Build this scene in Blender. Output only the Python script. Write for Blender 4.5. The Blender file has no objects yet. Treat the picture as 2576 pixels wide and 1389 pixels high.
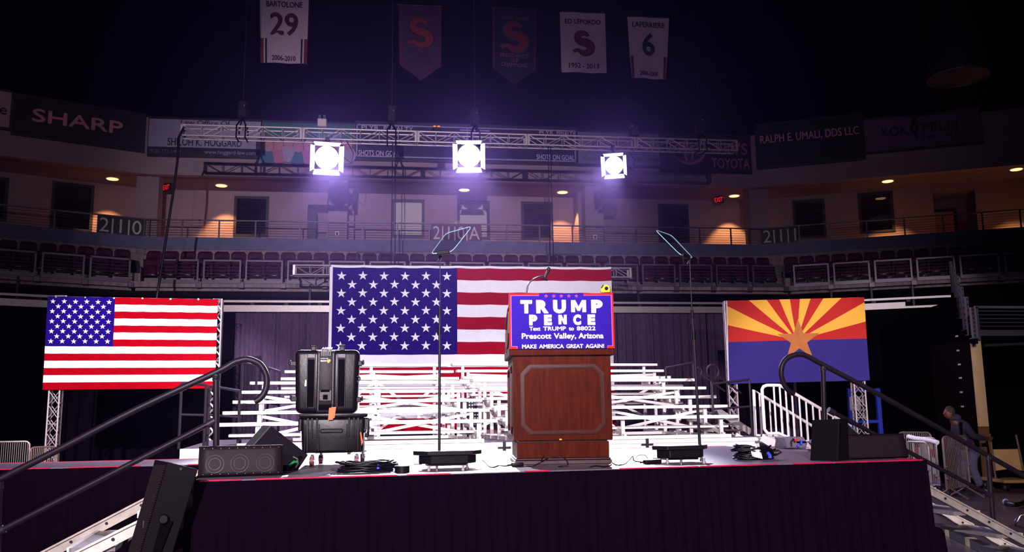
import bpy, bmesh, math, random
from mathutils import Vector, Matrix
random.seed(7)
SC = bpy.context.scene
COL = SC.collection
R = math.radians
# ------------------------------------------------------------------ camera, world, light, exposure
CAMZ = 1.56
FOC = 2200.0
YAW, PITCH, ROLL = R(7.5), math.atan(345.5 / 2200.0), 0.0125
_f = Vector((math.sin(YAW) * math.cos(PITCH), math.cos(YAW) * math.cos(PITCH), math.sin(PITCH)))
_r0 = Vector((math.cos(YAW), -math.sin(YAW), 0))
_u0 = _r0.cross(_f)
_r = _r0 * math.cos(ROLL) - _u0 * math.sin(ROLL)
_u = _u0 * math.cos(ROLL) + _r0 * math.sin(ROLL)
EYE = Vector((0, 0, CAMZ))
cd = bpy.data.cameras.new('camera')
cd.sensor_width = 36.0
cd.lens = FOC / 2576 * 36.0
cd.clip_start, cd.clip_end = 0.05, 200
cam = bpy.data.objects.new('camera', cd)
COL.objects.link(cam)
cam.matrix_world = Matrix(((_r.x, _u.x, -_f.x, EYE.x), (_r.y, _u.y, -_f.y, EYE.y), (_r.z, _u.z, -_f.z, EYE.z), (0, 0, 0, 1)))
SC.camera = cam
SC.view_settings.view_transform = 'Standard'
SC.view_settings.look = 'None'
SC.view_settings.exposure = 0.0
SC.view_settings.gamma = 1.0
SC.view_settings.use_curve_mapping = False
SC.cycles.max_bounces = 5
SC.cycles.diffuse_bounces = 2
SC.cycles.glossy_bounces = 2
SC.cycles.transmission_bounces = 4
SC.cycles.transparent_max_bounces = 6
SC.cycles.volume_bounces = 0
SC.cycles.sample_clamp_indirect = 3.0
SC.cycles.caustics_reflective = False
SC.cycles.caustics_refractive = False
world = bpy.data.worlds.new('arena_dark')
SC.world = world
world.use_nodes = True
_bg = world.node_tree.nodes['Background']
_bg.inputs[0].default_value = (0.30, 0.10, 0.42, 1)
_bg.inputs[1].default_value = 0.010
HAZE = 0.00027
if HAZE:
    _vs = world.node_tree.nodes.new('ShaderNodeVolumeScatter')
    _vs.inputs['Color'].default_value = (0.5, 0.34, 1.0, 1)
    _vs.inputs['Density'].default_value = HAZE
    _vs.inputs['Anisotropy'].default_value = 0.88
    world.node_tree.links.new(_vs.outputs[0], world.node_tree.nodes['World Output'].inputs['Volume'])


def spot(name, loc, target, power, angle, blend, col, radius=0.1):
    l = bpy.data.lights.new(name, 'SPOT')
    l.energy, l.spot_size, l.spot_blend, l.color, l.shadow_soft_size = power, R(angle), blend, col, radius
    o = bpy.data.objects.new(name, l)
    COL.objects.link(o)
    o.location = loc
    o.rotation_euler = (Vector(target) - Vector(loc)).to_track_quat('-Z', 'Y').to_euler()
    return o


# front spots on the press side behind the camera; added ones marked below
KEYC = (1.0, 0.88, 0.97)
spot('front_spot', (-1.2, -10.0, 4.3), (-0.5, 32.0, 6.6), 30000, 31, 1.0, KEYC, 0.06)
spot('front_spot', (-4.5, -8.0, 9.5), (-2.6, 15.0, 1.3), 34000, 19, 0.7, KEYC, 0.08)
spot('front_spot', (4.5, -8.0, 9.5), (3.6, 15.6, 1.3), 34000, 19, 0.7, KEYC, 0.08)
spot('added_wash', (0.5, -11.0, 4.0), (0.0, 32.0, 13.4), 3300, 62, 0.7, (1.0, 0.78, 0.95), 0.1)  # added unseen fill that lifts the upper boards and wing walls
spot('front_spot', (-4.5, -8.0, 9.5), (-5.6, 19.0, 2.5), 60000, 13.5, 0.5, KEYC, 0.08)
spot('front_spot', (4.0, -8.0, 9.5), (9.4, 18.3, 2.1), 20000, 11.5, 0.6, KEYC, 0.08)
spot('front_spot', (4.0, -8.0, 9.5), (15.6, 25.0, 3.7), 9000, 10, 0.6, KEYC, 0.08)  # added spot, there only to brighten the right drape rail
spot('front_spot', (-2.5, -9.0, 6.5), (1.8, 6.0, 0.9), 15000, 52, 0.8, KEYC, 0.08)


# ------------------------------------------------------------------ measuring: pixel of the 2576x1389 photo -> point
def ray(x, y):
    return _f + _r * ((x - 1288.0) / FOC) - _u * ((y - 694.5) / FOC)


def atz(x, y, z):
    d = ray(x, y)
    return EYE + d * ((z - CAMZ) / d.z)


def onplane(x, y, p, n):
    d = ray(x, y)
    return EYE + d * ((Vector(p) - EYE).dot(n) / d.dot(n))


def atd(x, y, dep):
    return EYE + ray(x, y) * dep


TS = R(6.5)                                     # the stage stands 6.5 degrees off the end wall
_SR = Matrix.Rotation(TS, 4, 'Z')


def St(u, v, z=0.0):
    return _SR @ Vector((u, v, z))


def atv(x, y, v):                               # stage coordinates of a pixel on the plane v
    return _SR.inverted() @ onplane(x, y, St(0, v, 0), St(0, 1, 0))


def atS(x, y, z):
    return _SR.inverted() @ atz(x, y, z)


# ------------------------------------------------------------------ mesh helpers
class MB:
    def __init__(s):
        s.v, s.f, s.m, s.mi = [], [], [], 0

    def add(s, vs, fs):
        o = len(s.v)
        s.v += [Vector(v) for v in vs]
        s.f += [tuple(i + o for i in f) for f in fs]
        s.m += [s.mi] * len(fs)
        return s

    def hexa(s, p):                             # eight corners: bottom ring then top ring
        return s.add(p, [(3, 2, 1, 0), (4, 5, 6, 7), (0, 1, 5, 4), (1, 2, 6, 5), (2, 3, 7, 6), (3, 0, 4, 7)])

    def box(s, c, d, rot=None):
        x, y, z = d[0] / 2, d[1] / 2, d[2] / 2
        p = [Vector(q) for q in ((-x, -y, -z), (x, -y, -z), (x, y, -z), (-x, y, -z), (-x, -y, z), (x, -y, z), (x, y, z), (-x, y, z))]
        if rot is not None:
            p = [rot @ q for q in p]
        return s.hexa([q + Vector(c) for q in p])

    def bb(s, x0, x1, y0, y1, z0, z1):
        return s.box(((x0 + x1) / 2, (y0 + y1) / 2, (z0 + z1) / 2), (abs(x1 - x0), abs(y1 - y0), abs(z1 - z0)))

    def bar(s, a, b, w, h, up=(0, 0, 1)):       # rectangular bar from a to b, w wide, h along up
        a, b, up = Vector(a), Vector(b), Vector(up)
        d = (b - a).normalized()
        sd = d.cross(up)
        if sd.length < 1e-4:
            sd = d.cross(Vector((1, 0, 0)))
        sd = sd.normalized() * (w / 2)
        u2 = sd.cross(d).normalized() * (h / 2)
        return s.hexa([a - sd - u2, a + sd - u2, b + sd - u2, b - sd - u2, a - sd + u2, a + sd + u2, b + sd + u2, b - sd + u2])

    def tube(s, pts, r, n=8, closed=False, cap=True):
        pts = [Vector(p) for p in pts]
        k = len(pts)
        rs = r if isinstance(r, (list, tuple)) else [r] * k
        vs, prev = [], None
        for i, p in enumerate(pts):
            a = pts[(i - 1) % k] if (i or closed) else p
            b = pts[(i + 1) % k] if (i < k - 1 or closed) else p
            t = (b - a)
            t = t.normalized() if t.length > 1e-9 else Vector((0, 0, 1))
            if prev is None:
                q = Vector((0, 0, 1)) if abs(t.z) < 0.9 else Vector((1, 0, 0))
                x = t.cross(q).normalized()
            else:
                x = prev - t * prev.dot(t)
                x = x.normalized() if x.length > 1e-6 else t.orthogonal().normalized()
            prev = x
            y = t.cross(x)
            vs += [p + (x * math.cos(2 * math.pi * j / n) + y * math.sin(2 * math.pi * j / n)) * rs[i] for j in range(n)]
        fs = []
        for i in range(k if closed else k - 1):
            o, q = i * n, ((i + 1) % k) * n
            fs += [(o + j, o + (j + 1) % n, q + (j + 1) % n, q + j) for j in range(n)]
        if cap and not closed:
            fs += [tuple(range(n))[::-1], tuple((k - 1) * n + j for j in range(n))]
        return s.add(vs, fs)

    def cyl(s, a, b, r, r2=None, n=14):
        return s.tube([a, b], [r, r if r2 is None else r2], n)

    def prism(s, poly, d0, d1, fn):
        n = len(poly)
        vs = [fn(a, b, d0) for a, b in poly] + [fn(a, b, d1) for a, b in poly]
        fs = [tuple(range(n))[::-1], tuple(range(n, 2 * n))] + [(i, (i + 1) % n, n + (i + 1) % n, n + i) for i in range(n)]
        return s.add(vs, fs)

    def ball(s, c, r, nu=12, nv=8, sc=(1, 1, 1)):
        c = Vector(c)
        vs, fs = [], []
        for i in range(1, nv):
            t = math.pi * i / nv
            vs += [c + Vector((math.sin(t) * math.cos(2 * math.pi * j / nu) * sc[0], math.sin(t) * math.sin(2 * math.pi * j / nu) * sc[1], math.cos(t) * sc[2])) * r for j in range(nu)]
        for i in range(nv - 2):
            fs += [(i * nu + j, (i + 1) * nu + j, (i + 1) * nu + (j + 1) % nu, i * nu + (j + 1) % nu) for j in range(nu)]
        a = len(vs)
        vs += [c + Vector((0, 0, r * sc[2])), c - Vector((0, 0, r * sc[2]))]
        fs += [(a, j, (j + 1) % nu) for j in range(nu)] + [(a + 1, (nv - 2) * nu + (j + 1) % nu, (nv - 2) * nu + j) for j in range(nu)]
        return s.add(vs, fs)

    def grid(s, nu, nv, fn, flip=False):
        vs = [fn(i / nu, j / nv) for j in range(nv + 1) for i in range(nu + 1)]
        fs = []
        for j in range(nv):
            for i in range(nu):
                a = j * (nu + 1) + i
                q = (a, a + 1, a + nu + 2, a + nu + 1)
                fs.append(q[::-1] if flip else q)
        return s.add(vs, fs)

    def text(s, string, fn, x, z, h, w=None, bold=0.0, al='C', y=0.0, fat=0.0):
        if fat:
            st = .0003 if h < .2 else .0012
            y -= 4 * st
            for k, (dx, dz) in enumerate(((fat, 0), (-fat, 0), (0, fat), (0, -fat))):
                s.text(string, fn, x + dx, z + dz, h, w, bold, al, y + st * (k + 1))
        """lettering, cap height h, standing at x,z (centre line); fn maps (x, y, z) to a point"""
        vs, fs, (x0, x1, z0, z1) = glyphs(string, bold)
        k = h / 0.727
        kx = k if w is None else w / (x1 - x0)
        ox = {'C': x - kx * (x0 + x1) / 2, 'L': x - kx * x0, 'R': x - kx * x1}[al]
        return s.add([fn(ox + kx * a, y, z - h / 2 + k * b) for a, b in vs], fs)

    def build(s, name, mat, parent=None, bevel=0.0, seg=1, smooth=None, world=False, solid=0.0):
        me = bpy.data.meshes.new(name)
        vs = s.v
        if world and parent is not None:
            inv = MW[parent.name].inverted()
            vs = [inv @ v for v in vs]
        me.from_pydata([tuple(v) for v in vs], [], s.f)
        for mt in (mat if isinstance(mat, (list, tuple)) else [mat]):
            me.materials.append(mt)
        me.polygons.foreach_set('material_index', s.m)
        bm = bmesh.new()
        bm.from_mesh(me)
        if bevel:
            es = [e for e in bm.edges if len(e.link_faces) == 2 and e.calc_face_angle(0) > R(35)]
            bmesh.ops.bevel(bm, geom=es, offset=bevel, segments=seg, profile=0.5, affect='EDGES', clamp_overlap=True)
        bmesh.ops.recalc_face_normals(bm, faces=bm.faces)
        bm.to_mesh(me)
        bm.free()
        if smooth is not None:
            me.polygons.foreach_set('use_smooth', [True] * len(me.polygons))
            me.set_sharp_from_angle(angle=R(smooth))
        o = bpy.data.objects.new(name, me)
        COL.objects.link(o)
        if parent is not None:
            o.parent = parent
            MW[o.name] = MW[parent.name]
        if solid:
            md = o.modifiers.new('thickness', 'SOLIDIFY')
            md.thickness = solid
        return o


MW = {}
_gl = {}


def glyphs(string, bold):
    key = (string, bold)
    if key not in _gl:
        cu = bpy.data.curves.new('lettering', 'FONT')
        cu.body, cu.size, cu.offset, cu.resolution_u = string, 1.0, bold, 3
        o = bpy.data.objects.new('lettering', cu)
        COL.objects.link(o)
        dg = bpy.context.evaluated_depsgraph_get()
        me = o.evaluated_get(dg).to_mesh()
        vs = [(v.co.x, v.co.y) for v in me.vertices]
        fs = [tuple(p.vertices) for p in me.polygons]
        o.evaluated_get(dg).to_mesh_clear()
        bpy.data.objects.remove(o)
        bpy.data.curves.remove(cu)
        xs, zs = [a for a, b in vs], [b for a, b in vs]
        _gl[key] = (vs, fs, (min(xs), max(xs), min(zs), max(zs)))
    return _gl[key]


def tag(o, label=None, cat=None, group=None, kind=None):
    if label: o['label'] = label
    if cat: o['category'] = cat
    if group: o['group'] = group
    if kind: o['kind'] = kind
    return o


def thing(name, label, cat, loc, rz=0.0, group=None, kind=None):
    o = bpy.data.objects.new(name, None)
    o.empty_display_size = 0.1
    COL.objects.link(o)
    o.location, o.rotation_euler = loc, (0, 0, rz)
    MW[o.name] = Matrix.Translation(Vector(loc)) @ Matrix.Rotation(rz, 4, 'Z')
    return tag(o, label, cat, group, kind)


def single(name, mb, mat, label, cat, loc, group=None, kind=None, **kw):
    """a thing that is one mesh; its vertices are given in world space"""
    loc = Vector(loc)
    mb.v = [v - loc for v in mb.v]
    o = mb.build(name, mat, None, **kw)
    o.location = loc
    MW[o.name] = Matrix.Translation(loc)
    return tag(o, label, cat, group, kind)


def struct(name, mb, mat, parent=None, **kw):
    o = mb.build(name, mat, parent, **kw)
    if parent is None:
        o['kind'] = 'structure'
        MW[o.name] = Matrix.Identity(4)
    return o


def dup(root, loc, rz, label=None, group=None):
    r = root.copy()
    COL.objects.link(r)
    r.location, r.rotation_euler = loc, (0, 0, rz)
    MW[r.name] = Matrix.Translation(Vector(loc)) @ Matrix.Rotation(rz, 4, 'Z')
    tag(r, label, None, group)
    for ch in list(root.children):
        c = ch.copy()
        COL.objects.link(c)
        c.parent = r
        for g in ch.children:
            d = g.copy()
            COL.objects.link(d)
            d.parent = c
    return r


ORD = 'first second third fourth fifth sixth seventh eighth ninth tenth eleventh twelfth thirteenth fourteenth fifteenth sixteenth seventeenth eighteenth nineteenth twentieth'.split()


def nth(i):
    return ORD[i] if i < 20 else 'twenty-' + ORD[i - 20] if i < 29 else 'thirtieth' if i == 29 else 'thirty-' + ORD[i - 30]


# ------------------------------------------------------------------ materials (all procedural)
def lin(c):
    return tuple(((x / 255 + 0.055) / 1.055) ** 2.4 if x > 10.3 else x / 255 / 12.92 for x in c)


_mats = {}


def M(name, rgb, rough=0.6, metal=0.0, var=0.12, scale=18.0, bump=0.0, stretch=(1, 1, 1), emit=0.0, spec=0.5, raw=False):
    if name in _mats:
        return _mats[name]
    m = bpy.data.materials.new(name)
    m.use_nodes = True
    nt = m.node_tree
    b = nt.nodes['Principled BSDF']
    c = rgb if raw else lin(rgb)
    b.inputs['Roughness'].default_value = rough
    b.inputs['Metallic'].default_value = metal
    b.inputs['Specular IOR Level'].default_value = spec
    if emit:
        b.inputs['Emission Color'].default_value = (*c, 1)
        b.inputs['Emission Strength'].default_value = emit
    if var or bump:
        tc = nt.nodes.new('ShaderNodeTexCoord')
        mp = nt.nodes.new('ShaderNodeMapping')
        mp.inputs['Scale'].default_value = stretch
        nz = nt.nodes.new('ShaderNodeTexNoise')
        nz.inputs['Scale'].default_value = scale
        nz.inputs['Detail'].default_value = 4
        nt.links.new(tc.outputs['Object'], mp.inputs[0])
        nt.links.new(mp.outputs[0], nz.inputs[0])
        rp = nt.nodes.new('ShaderNodeValToRGB')
        rp.color_ramp.elements[0].position, rp.color_ramp.elements[1].position = 0.3, 0.7
        rp.color_ramp.elements[0].color = (*[x * (1 - var) for x in c], 1)
        rp.color_ramp.elements[1].color = (*[min(1, x * (1 + var)) for x in c], 1)
        nt.links.new(nz.outputs[0], rp.inputs[0])
        nt.links.new(rp.outputs[0], b.inputs['Base Color'])
        if bump:
            bp = nt.nodes.new('ShaderNodeBump')
            bp.inputs['Strength'].default_value = bump
            bp.inputs['Distance'].default_value = 0.01
            nt.links.new(nz.outputs[0], bp.inputs['Height'])
            nt.links.new(bp.outputs[0], b.inputs['Normal'])
    else:
        b.inputs['Base Color'].default_value = (*c, 1)
    _mats[name] = m
    return m


def node(nt, kind, **inp):
    n = nt.nodes.new(kind)
    for k, v in inp.items():
        n.inputs[int(k[1:]) if k[0] == '_' else k].default_value = v
    return n


black_paint = M('black_paint', (26, 22, 28), 0.45, 0, 0.15, 40)
black_steel = M('black_steel', (34, 27, 37), 0.45, 0.0, 0.12, 60, spec=0.2)
black_plastic = M('black_plastic', (16, 11, 15), 0.42, 0, 0.2, 30, 0.1, spec=0.15)
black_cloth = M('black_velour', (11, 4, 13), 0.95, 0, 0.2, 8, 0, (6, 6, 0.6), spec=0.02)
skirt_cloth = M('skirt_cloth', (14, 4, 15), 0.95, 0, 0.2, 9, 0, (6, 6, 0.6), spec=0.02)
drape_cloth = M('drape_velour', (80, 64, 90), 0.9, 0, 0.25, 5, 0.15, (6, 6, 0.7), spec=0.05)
grille_steel = M('speaker_grille', (30, 22, 26), 0.55, 0.0, 0.7, 260, spec=0.15)
cabinet = M('speaker_cabinet', (15, 8, 16), 0.6, 0, 0.25, 240, 0.25, spec=0.08)
aluminium = M('aluminium', (222, 216, 214), 0.38, 0.25, 0.05, 30)
alu_dull = M('dull_aluminium', (170, 160, 160), 0.42, 0.45, 0.12, 25)
plank_alu = M('plank_aluminium', (236, 228, 220), 0.42, 0.0, 0.05, 10, 0, (0.4, 4, 4))
truss_alu = M('truss_aluminium', (190, 176, 182), 0.35, 0.55, 0.1, 40)
white_paint = M('white_paint', (228, 220, 218), 0.45, 0, 0.05, 20)
chrome = M('chrome', (200, 195, 205), 0.18, 0.95, 0.05, 30)
rubber = M('cable_rubber', (12, 9, 13), 0.42, 0, 0.1, 60, spec=0.35)
wood = M('dark_mahogany', (72, 24, 10), 0.5, 0, 0.3, 14, 0.06, (3, 3, 0.35), spec=0.03)
wood_trim = M('mahogany_moulding', (62, 21, 10), 0.35, 0, 0.2, 20, 0, (3, 3, 0.5), spec=0.15)
deck_mat = M('deck_plywood', (104, 94, 106), 0.42, 0, 0.3, 10, 0.1, (0.5, 5, 1), spec=0.45)
concrete = M('raw_concrete', (128, 112, 118), 0.85, 0, 0.3, 3, 0.1, (3, 3, 0.4))
floor_mat = M('arena_floor', (76, 62, 68), 0.32, 0, 0.35, 1.4, 0.02)
wall_mat = M('painted_wall', (150, 126, 138), 0.85, 0, 0.06, 1.2, spec=0.1)
ledge_mat = M('ledge_paint', (98, 96, 130), 0.7, 0, 0.15, 2, spec=0.2)
soffit_mat = M('soffit_tile', (120, 96, 104), 0.85, 0, 0.06, 2)
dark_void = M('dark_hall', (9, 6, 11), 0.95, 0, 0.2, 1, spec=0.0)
rail_steel = M('rail_steel', (86, 78, 92), 0.45, 0.4, 0.1, 30)
seat_mat = M('maroon_plastic', (62, 20, 48), 0.32, 0, 0.12, 12)
red_tape = M('red_tape', (190, 20, 70), 0.6, 0, 0.2, 14, spec=0.2)
flag_red = M('flag_red', (152, 2, 18), 0.85, 0, 0.08, 8, 0.05, spec=0.02)
flag_white = M('flag_white', (236, 236, 246), 0.85, 0, 0.04, 6, 0.05, spec=0.05)
flag_blue = M('flag_blue', (29, 9, 108), 0.85, 0, 0.1, 8, 0.05, spec=0.02)
# ------------------------------------------------------------------ the hall: floor, end wall in three straight runs
class Seg:
    """a straight run of the end wall: x along it to the viewer's right, y behind the balcony front, z up"""
    def __init__(s, o, ang):
        s.o, s.a = Vector((o[0], o[1], 0)), ang
        s.m = Matrix.Translation(s.o) @ Matrix.Rotation(ang, 4, 'Z')
        s.i = s.m.inverted()
        s.n = Vector((-math.sin(ang), math.cos(ang), 0))

    def at(s, x, y, t=0.0):                      # pixel on the plane t behind the front -> (s, z)
        p = s.i @ onplane(x, y, s.o + s.n * t, s.n)
        return p.x, p.z

    def w(s, a, t, z):
        return s.m @ Vector((a, t, z))


YB = 32.0
_cl, _cr = onplane(366, 601, (0, YB, 0), Vector((0, 1, 0))), onplane(1906, 617, (0, YB, 0), Vector((0, 1, 0)))
WANG = R(25)
SL, SCN, SRT = Seg(_cl, WANG), Seg(_cl, 0), Seg(_cr, -WANG)
LEN = _cr.x - _cl.x
TM = math.tan(WANG / 2)
WL, WR = 13.0, 19.0                              # lengths of the wings


def span(sg, t, trim=0.0):                       # where a run starts and ends on the plane t (mitred corners)
    k = -t * TM
    if sg is SCN:
        return k + trim, LEN - k - trim
    return (-WL, -k - trim) if sg is SL else (k + trim, WR)


RUNS = ((SL, 'left'), (SCN, 'back'), (SRT, 'right'))
Z_LEDGE = (SCN.at(1180, 606)[1], SCN.at(1180, 635)[1])
Z_RAIL = SCN.at(1180, 564.5, 0.12)[1]
Z_SOF = SCN.at(1180, 456)[1]
Z_FAS = SCN.at(1180, 320)[1]
TB = 2.6                                         # the concourse is this deep


def sbox(mb, sg, s0, s1, t0, t1, z0, z1):
    p = [sg.w(a, t, z) for z in (z0, z1) for a, t in ((s0, t0), (s1, t0), (s1, t1), (s0, t1))]
    return mb.hexa(p)


mb = MB().bb(-22, 32, -6, 42, -0.2, 0)
struct('floor', mb, floor_mat)
mb = MB().bb(-30, 34, -2, 46, 24, 24.3)
struct('ceiling', mb, dark_void)
mb = MB().bb(-30, 34, 45.6, 46, 11, 24)
struct('wall_far', mb, dark_void)

# openings: windows and doorways of the concourse wall, by pixel box on the plane TB
win_px = {'left': [(-22, 445, 20, 557), (128, 461, 235, 581)],
          'back': [(588, 494, 676, 597), (985, 502, 1068, 598), (1150, 505, 1232, 603), (1311, 508, 1391, 604), (1656, 514, 1733, 611)],
          'right': [(1995, 502, 2077, 600), (2160, 483, 2249, 586)]}
door_px = {'left': [], 'back': [(773, 515, 826, 640)], 'right': [(2351, 480, 2457, 600)]}
blind_dark = M('blind_dark', (58, 30, 26), 0.6, 0, 0.2, 40, 0, (0.2, 1, 8))
blind_light = M('blind_light', (228, 218, 216), 0.5, 0, 0.15, 30, 0, (0.2, 1, 8))
blind_black = M('blind_black', (22, 15, 24), 0.5, 0, 0.2, 40, 0, (0.2, 1, 8))
frame_mat = M('window_frame', (20, 12, 22), 0.5, 0, 0.1, 30)
glass_mat = bpy.data.materials.new('window_glass')
glass_mat.use_nodes = True
_nt = glass_mat.node_tree
_tr, _gl2, _mx = _nt.nodes.new('ShaderNodeBsdfTransparent'), _nt.nodes.new('ShaderNodeBsdfGlossy'), _nt.nodes.new('ShaderNodeMixShader')
_fr = _nt.nodes.new('ShaderNodeFresnel')
_gl2.inputs['Roughness'].default_value = 0.03
_fr.inputs[0].default_value = 1.5
_nt.links.new(_fr.outputs[0], _mx.inputs[0])
_nt.links.new(_tr.outputs[0], _mx.inputs[1])
_nt.links.new(_gl2.outputs[0], _mx.inputs[2])
_nt.links.new(_mx.outputs[0], _nt.nodes['Material Output'].inputs['Surface'])
nwin = ndoor = 0
for sg, side in RUNS:
    s0, s1 = span(sg, TB)
    zf, zt = Z_LEDGE[0] - 0.5, Z_SOF + 0.25
    holes = []
    for kind, lst in (('w', win_px[side]), ('d', door_px[side])):
        for (x0, y0, x1, y1) in lst:
            xm = (x0 + x1) / 2
            a, b = sg.at(x0, (y0 + y1) / 2, TB)[0], sg.at(x1, (y0 + y1) / 2, TB)[0]
            z1, z0 = sg.at(xm, y0, TB)[1], sg.at(xm, y1, TB)[1]
            if kind == 'd':
                z0 = zf + 0.01
            holes.append((a, b, z0, z1, kind, xm))
    holes.sort()
    mb = MB()
    c = s0
    for a, b, z0, z1, kind, xm in holes:
        sbox(mb, sg, c, a, TB, TB + 0.2, zf, zt)
        sbox(mb, sg, a, b, TB, TB + 0.2, z1, zt)
        if z0 > zf + 0.05:
            sbox(mb, sg, a, b, TB, TB + 0.2, zf, z0)
        c = b
    sbox(mb, sg, c, s1, TB, TB + 0.2, zf, zt)
    struct('wall_' + side, mb, wall_mat)
    for a, b, z0, z1, kind, xm in holes:
        if kind == 'w':
            nwin += 1
            wn = thing('window_%d' % nwin, None, None, sg.w((a + b) / 2, TB, z0), sg.a, kind='structure')
            w, h, f = b - a, z1 - z0, 0.11
            mb = MB()
            mb.bb(-w / 2, w / 2, -0.03, 0.1, 0, f).bb(-w / 2, w / 2, -0.03, 0.1, h - f, h)
            mb.bb(-w / 2, -w / 2 + f, -0.03, 0.1, f, h - f).bb(w / 2 - f, w / 2, -0.03, 0.1, f, h - f)
            mb.build('window_frame', frame_mat, wn)
            MB().bb(-w / 2 + f, w / 2 - f, 0.03, 0.036, f, h - f).build('window_pane', glass_mat, wn)
            mb = MB()
            ns = 34
            for i in range(ns):                  # slats of the blind
                zz = f + (h - 2 * f) * (i + 0.5) / ns
                mb.box((0, 0.085, zz), (w - 2 * f, 0.05, 0.004), Matrix.Rotation(R(62), 3, 'X'))
            mb.bb(-w * 0.22, -w * 0.215, 0.055, 0.06, f, h - f).bb(w * 0.215, w * 0.22, 0.055, 0.06, f, h - f)
            mb.build('window_blind', blind_light if 980 < xm < 1240 else blind_black if 580 < xm < 680 else blind_dark, wn)
            MB().bb(-w / 2, w / 2, 0.16, 0.19, 0, h).build('window_back', dark_void, wn)
        else:                                    # doorway: a lobby behind the wall
            ndoor += 1
            dn = thing('door_%d' % ndoor, None, None, sg.w((a + b) / 2, TB, zf), sg.a, kind='structure')
            w, h = b - a, z1 - zf
            dd = 1.5
            mb = MB().bb(-w / 2 - 0.1, -w / 2, 0.2, dd, 0, h + 0.1).bb(w / 2, w / 2 + 0.1, 0.2, dd, 0, h + 0.1)
            mb.bb(-w / 2 - 0.1, w / 2 + 0.1, dd, dd + 0.1, 0, h + 0.1).bb(-w / 2, w / 2, 0.2, dd, h, h + 0.1)
            mb.build('door_lobby', wall_mat, dn)
            mb = MB()
            if side == 'back':                   # an open leaf on the left jamb
                mb.bb(-w / 2 + 0.01, -w / 2 + 0.34, 0.02, 0.1, 0, h - 0.25)
                mb.build('door_leaf', frame_mat, dn)
                pass
            else:
                dw = w * 0.62
                mb.bb(-w / 2 + 0.03, -w / 2 + dw, dd - 0.05, dd, 0.0, h * 0.80)
                mb.build('door_leaf', M('lobby_door', (232, 150, 92), 0.5, 0, 0.05, 3), dn)
                mb = MB().bb(-w / 2 + dw, -w / 2 + dw + 0.12, dd - 0.08, dd, 0, h * 0.80 + 0.12).bb(-w / 2, -w / 2 + dw, dd - 0.08, dd, h * 0.80, h * 0.80 + 0.12)
                mb.build('door_frame', frame_mat, dn)
                MB().bb(w / 2 - 0.12, w / 2 - 0.02, -0.02, 0.2, 0, h - 0.1).build('door_edge', frame_mat, dn)
                MB().bb(w * 0.22, w * 0.36, dd - 0.03, dd, h * 0.46, h * 0.58).build('door_notice', M('notice_red', (150, 40, 20), 0.6), dn)
    # soffit, fascia, floor slab, ledge and the concrete below it
    a0, a1 = span(sg, 0)
    b0, b1 = span(sg, TB)
    mb = MB().hexa([sg.w(a0, 0.3, Z_SOF + 0.1), sg.w(a1, 0.3, Z_SOF + 0.1), sg.w(b1, TB, Z_SOF + 0.1), sg.w(b0, TB, Z_SOF + 0.1),
                    sg.w(a0, 0.3, Z_SOF + 0.3), sg.w(a1, 0.3, Z_SOF + 0.3), sg.w(b1, TB, Z_SOF + 0.3), sg.w(b0, TB, Z_SOF + 0.3)])
    struct('trim_soffit_' + side, mb, soffit_mat)
    mb = MB()
    sbox(mb, sg, a0, a1, 0, 0.3, Z_SOF, Z_FAS)
    struct('wall_fascia_' + side, mb, wall_mat)
    mb = MB()
    sbox(mb, sg, a0, a1, 0.0, TB, Z_LEDGE[0] - 0.62, Z_LEDGE[0] - 0.5)
    struct('floor_concourse_' + side, mb, concrete)
    mb = MB()
    sbox(mb, sg, a0, a1, 0.0, 0.22, Z_LEDGE[1], Z_LEDGE[0])
    struct('trim_ledge_' + side, mb, ledge_mat)
    mb = MB()
    sbox(mb, sg, a0, a1, 0.05, 0.3, Z_LEDGE[1] - 1.6, Z_LEDGE[1])
    sbox(mb, sg, a0, a1, 0.02, 0.06, Z_LEDGE[1] - 0.09, Z_LEDGE[1] - 0.06)
    struct('wall_concrete_' + side, mb, concrete)

# columns of the concourse (part of the building)
for nm, x0, x1, sg in (('left_corner', 340, 397, SCN), ('left', 826, 874, SCN), ('right', 1472, 1518, SCN), ('right_corner', 1886, 1933, SCN)):
    a, b = sg.at(x0, 520, 0.35)[0], sg.at(x1, 520, 0.35)[0]
    mb = MB()
    sbox(mb, sg, a, b, 0.35, 0.95, Z_LEDGE[0] - 0.5, Z_SOF + 0.1)
    struct('column_' + nm, mb, wall_mat)
for nm, x0, x1 in (('left', 874, 893), ('right', 1447, 1470)):   # dark wall stubs behind two of the columns
    a, b = SCN.at(x0, 520, 2.2)[0], SCN.at(x1, 520, 2.2)[0]
    mb = MB()
    sbox(mb, SCN, a, b, 1.6, TB, Z_LEDGE[0] - 0.5, Z_SOF + 0.1)
    struct('wall_stub_' + nm, mb, wall_mat)

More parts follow.
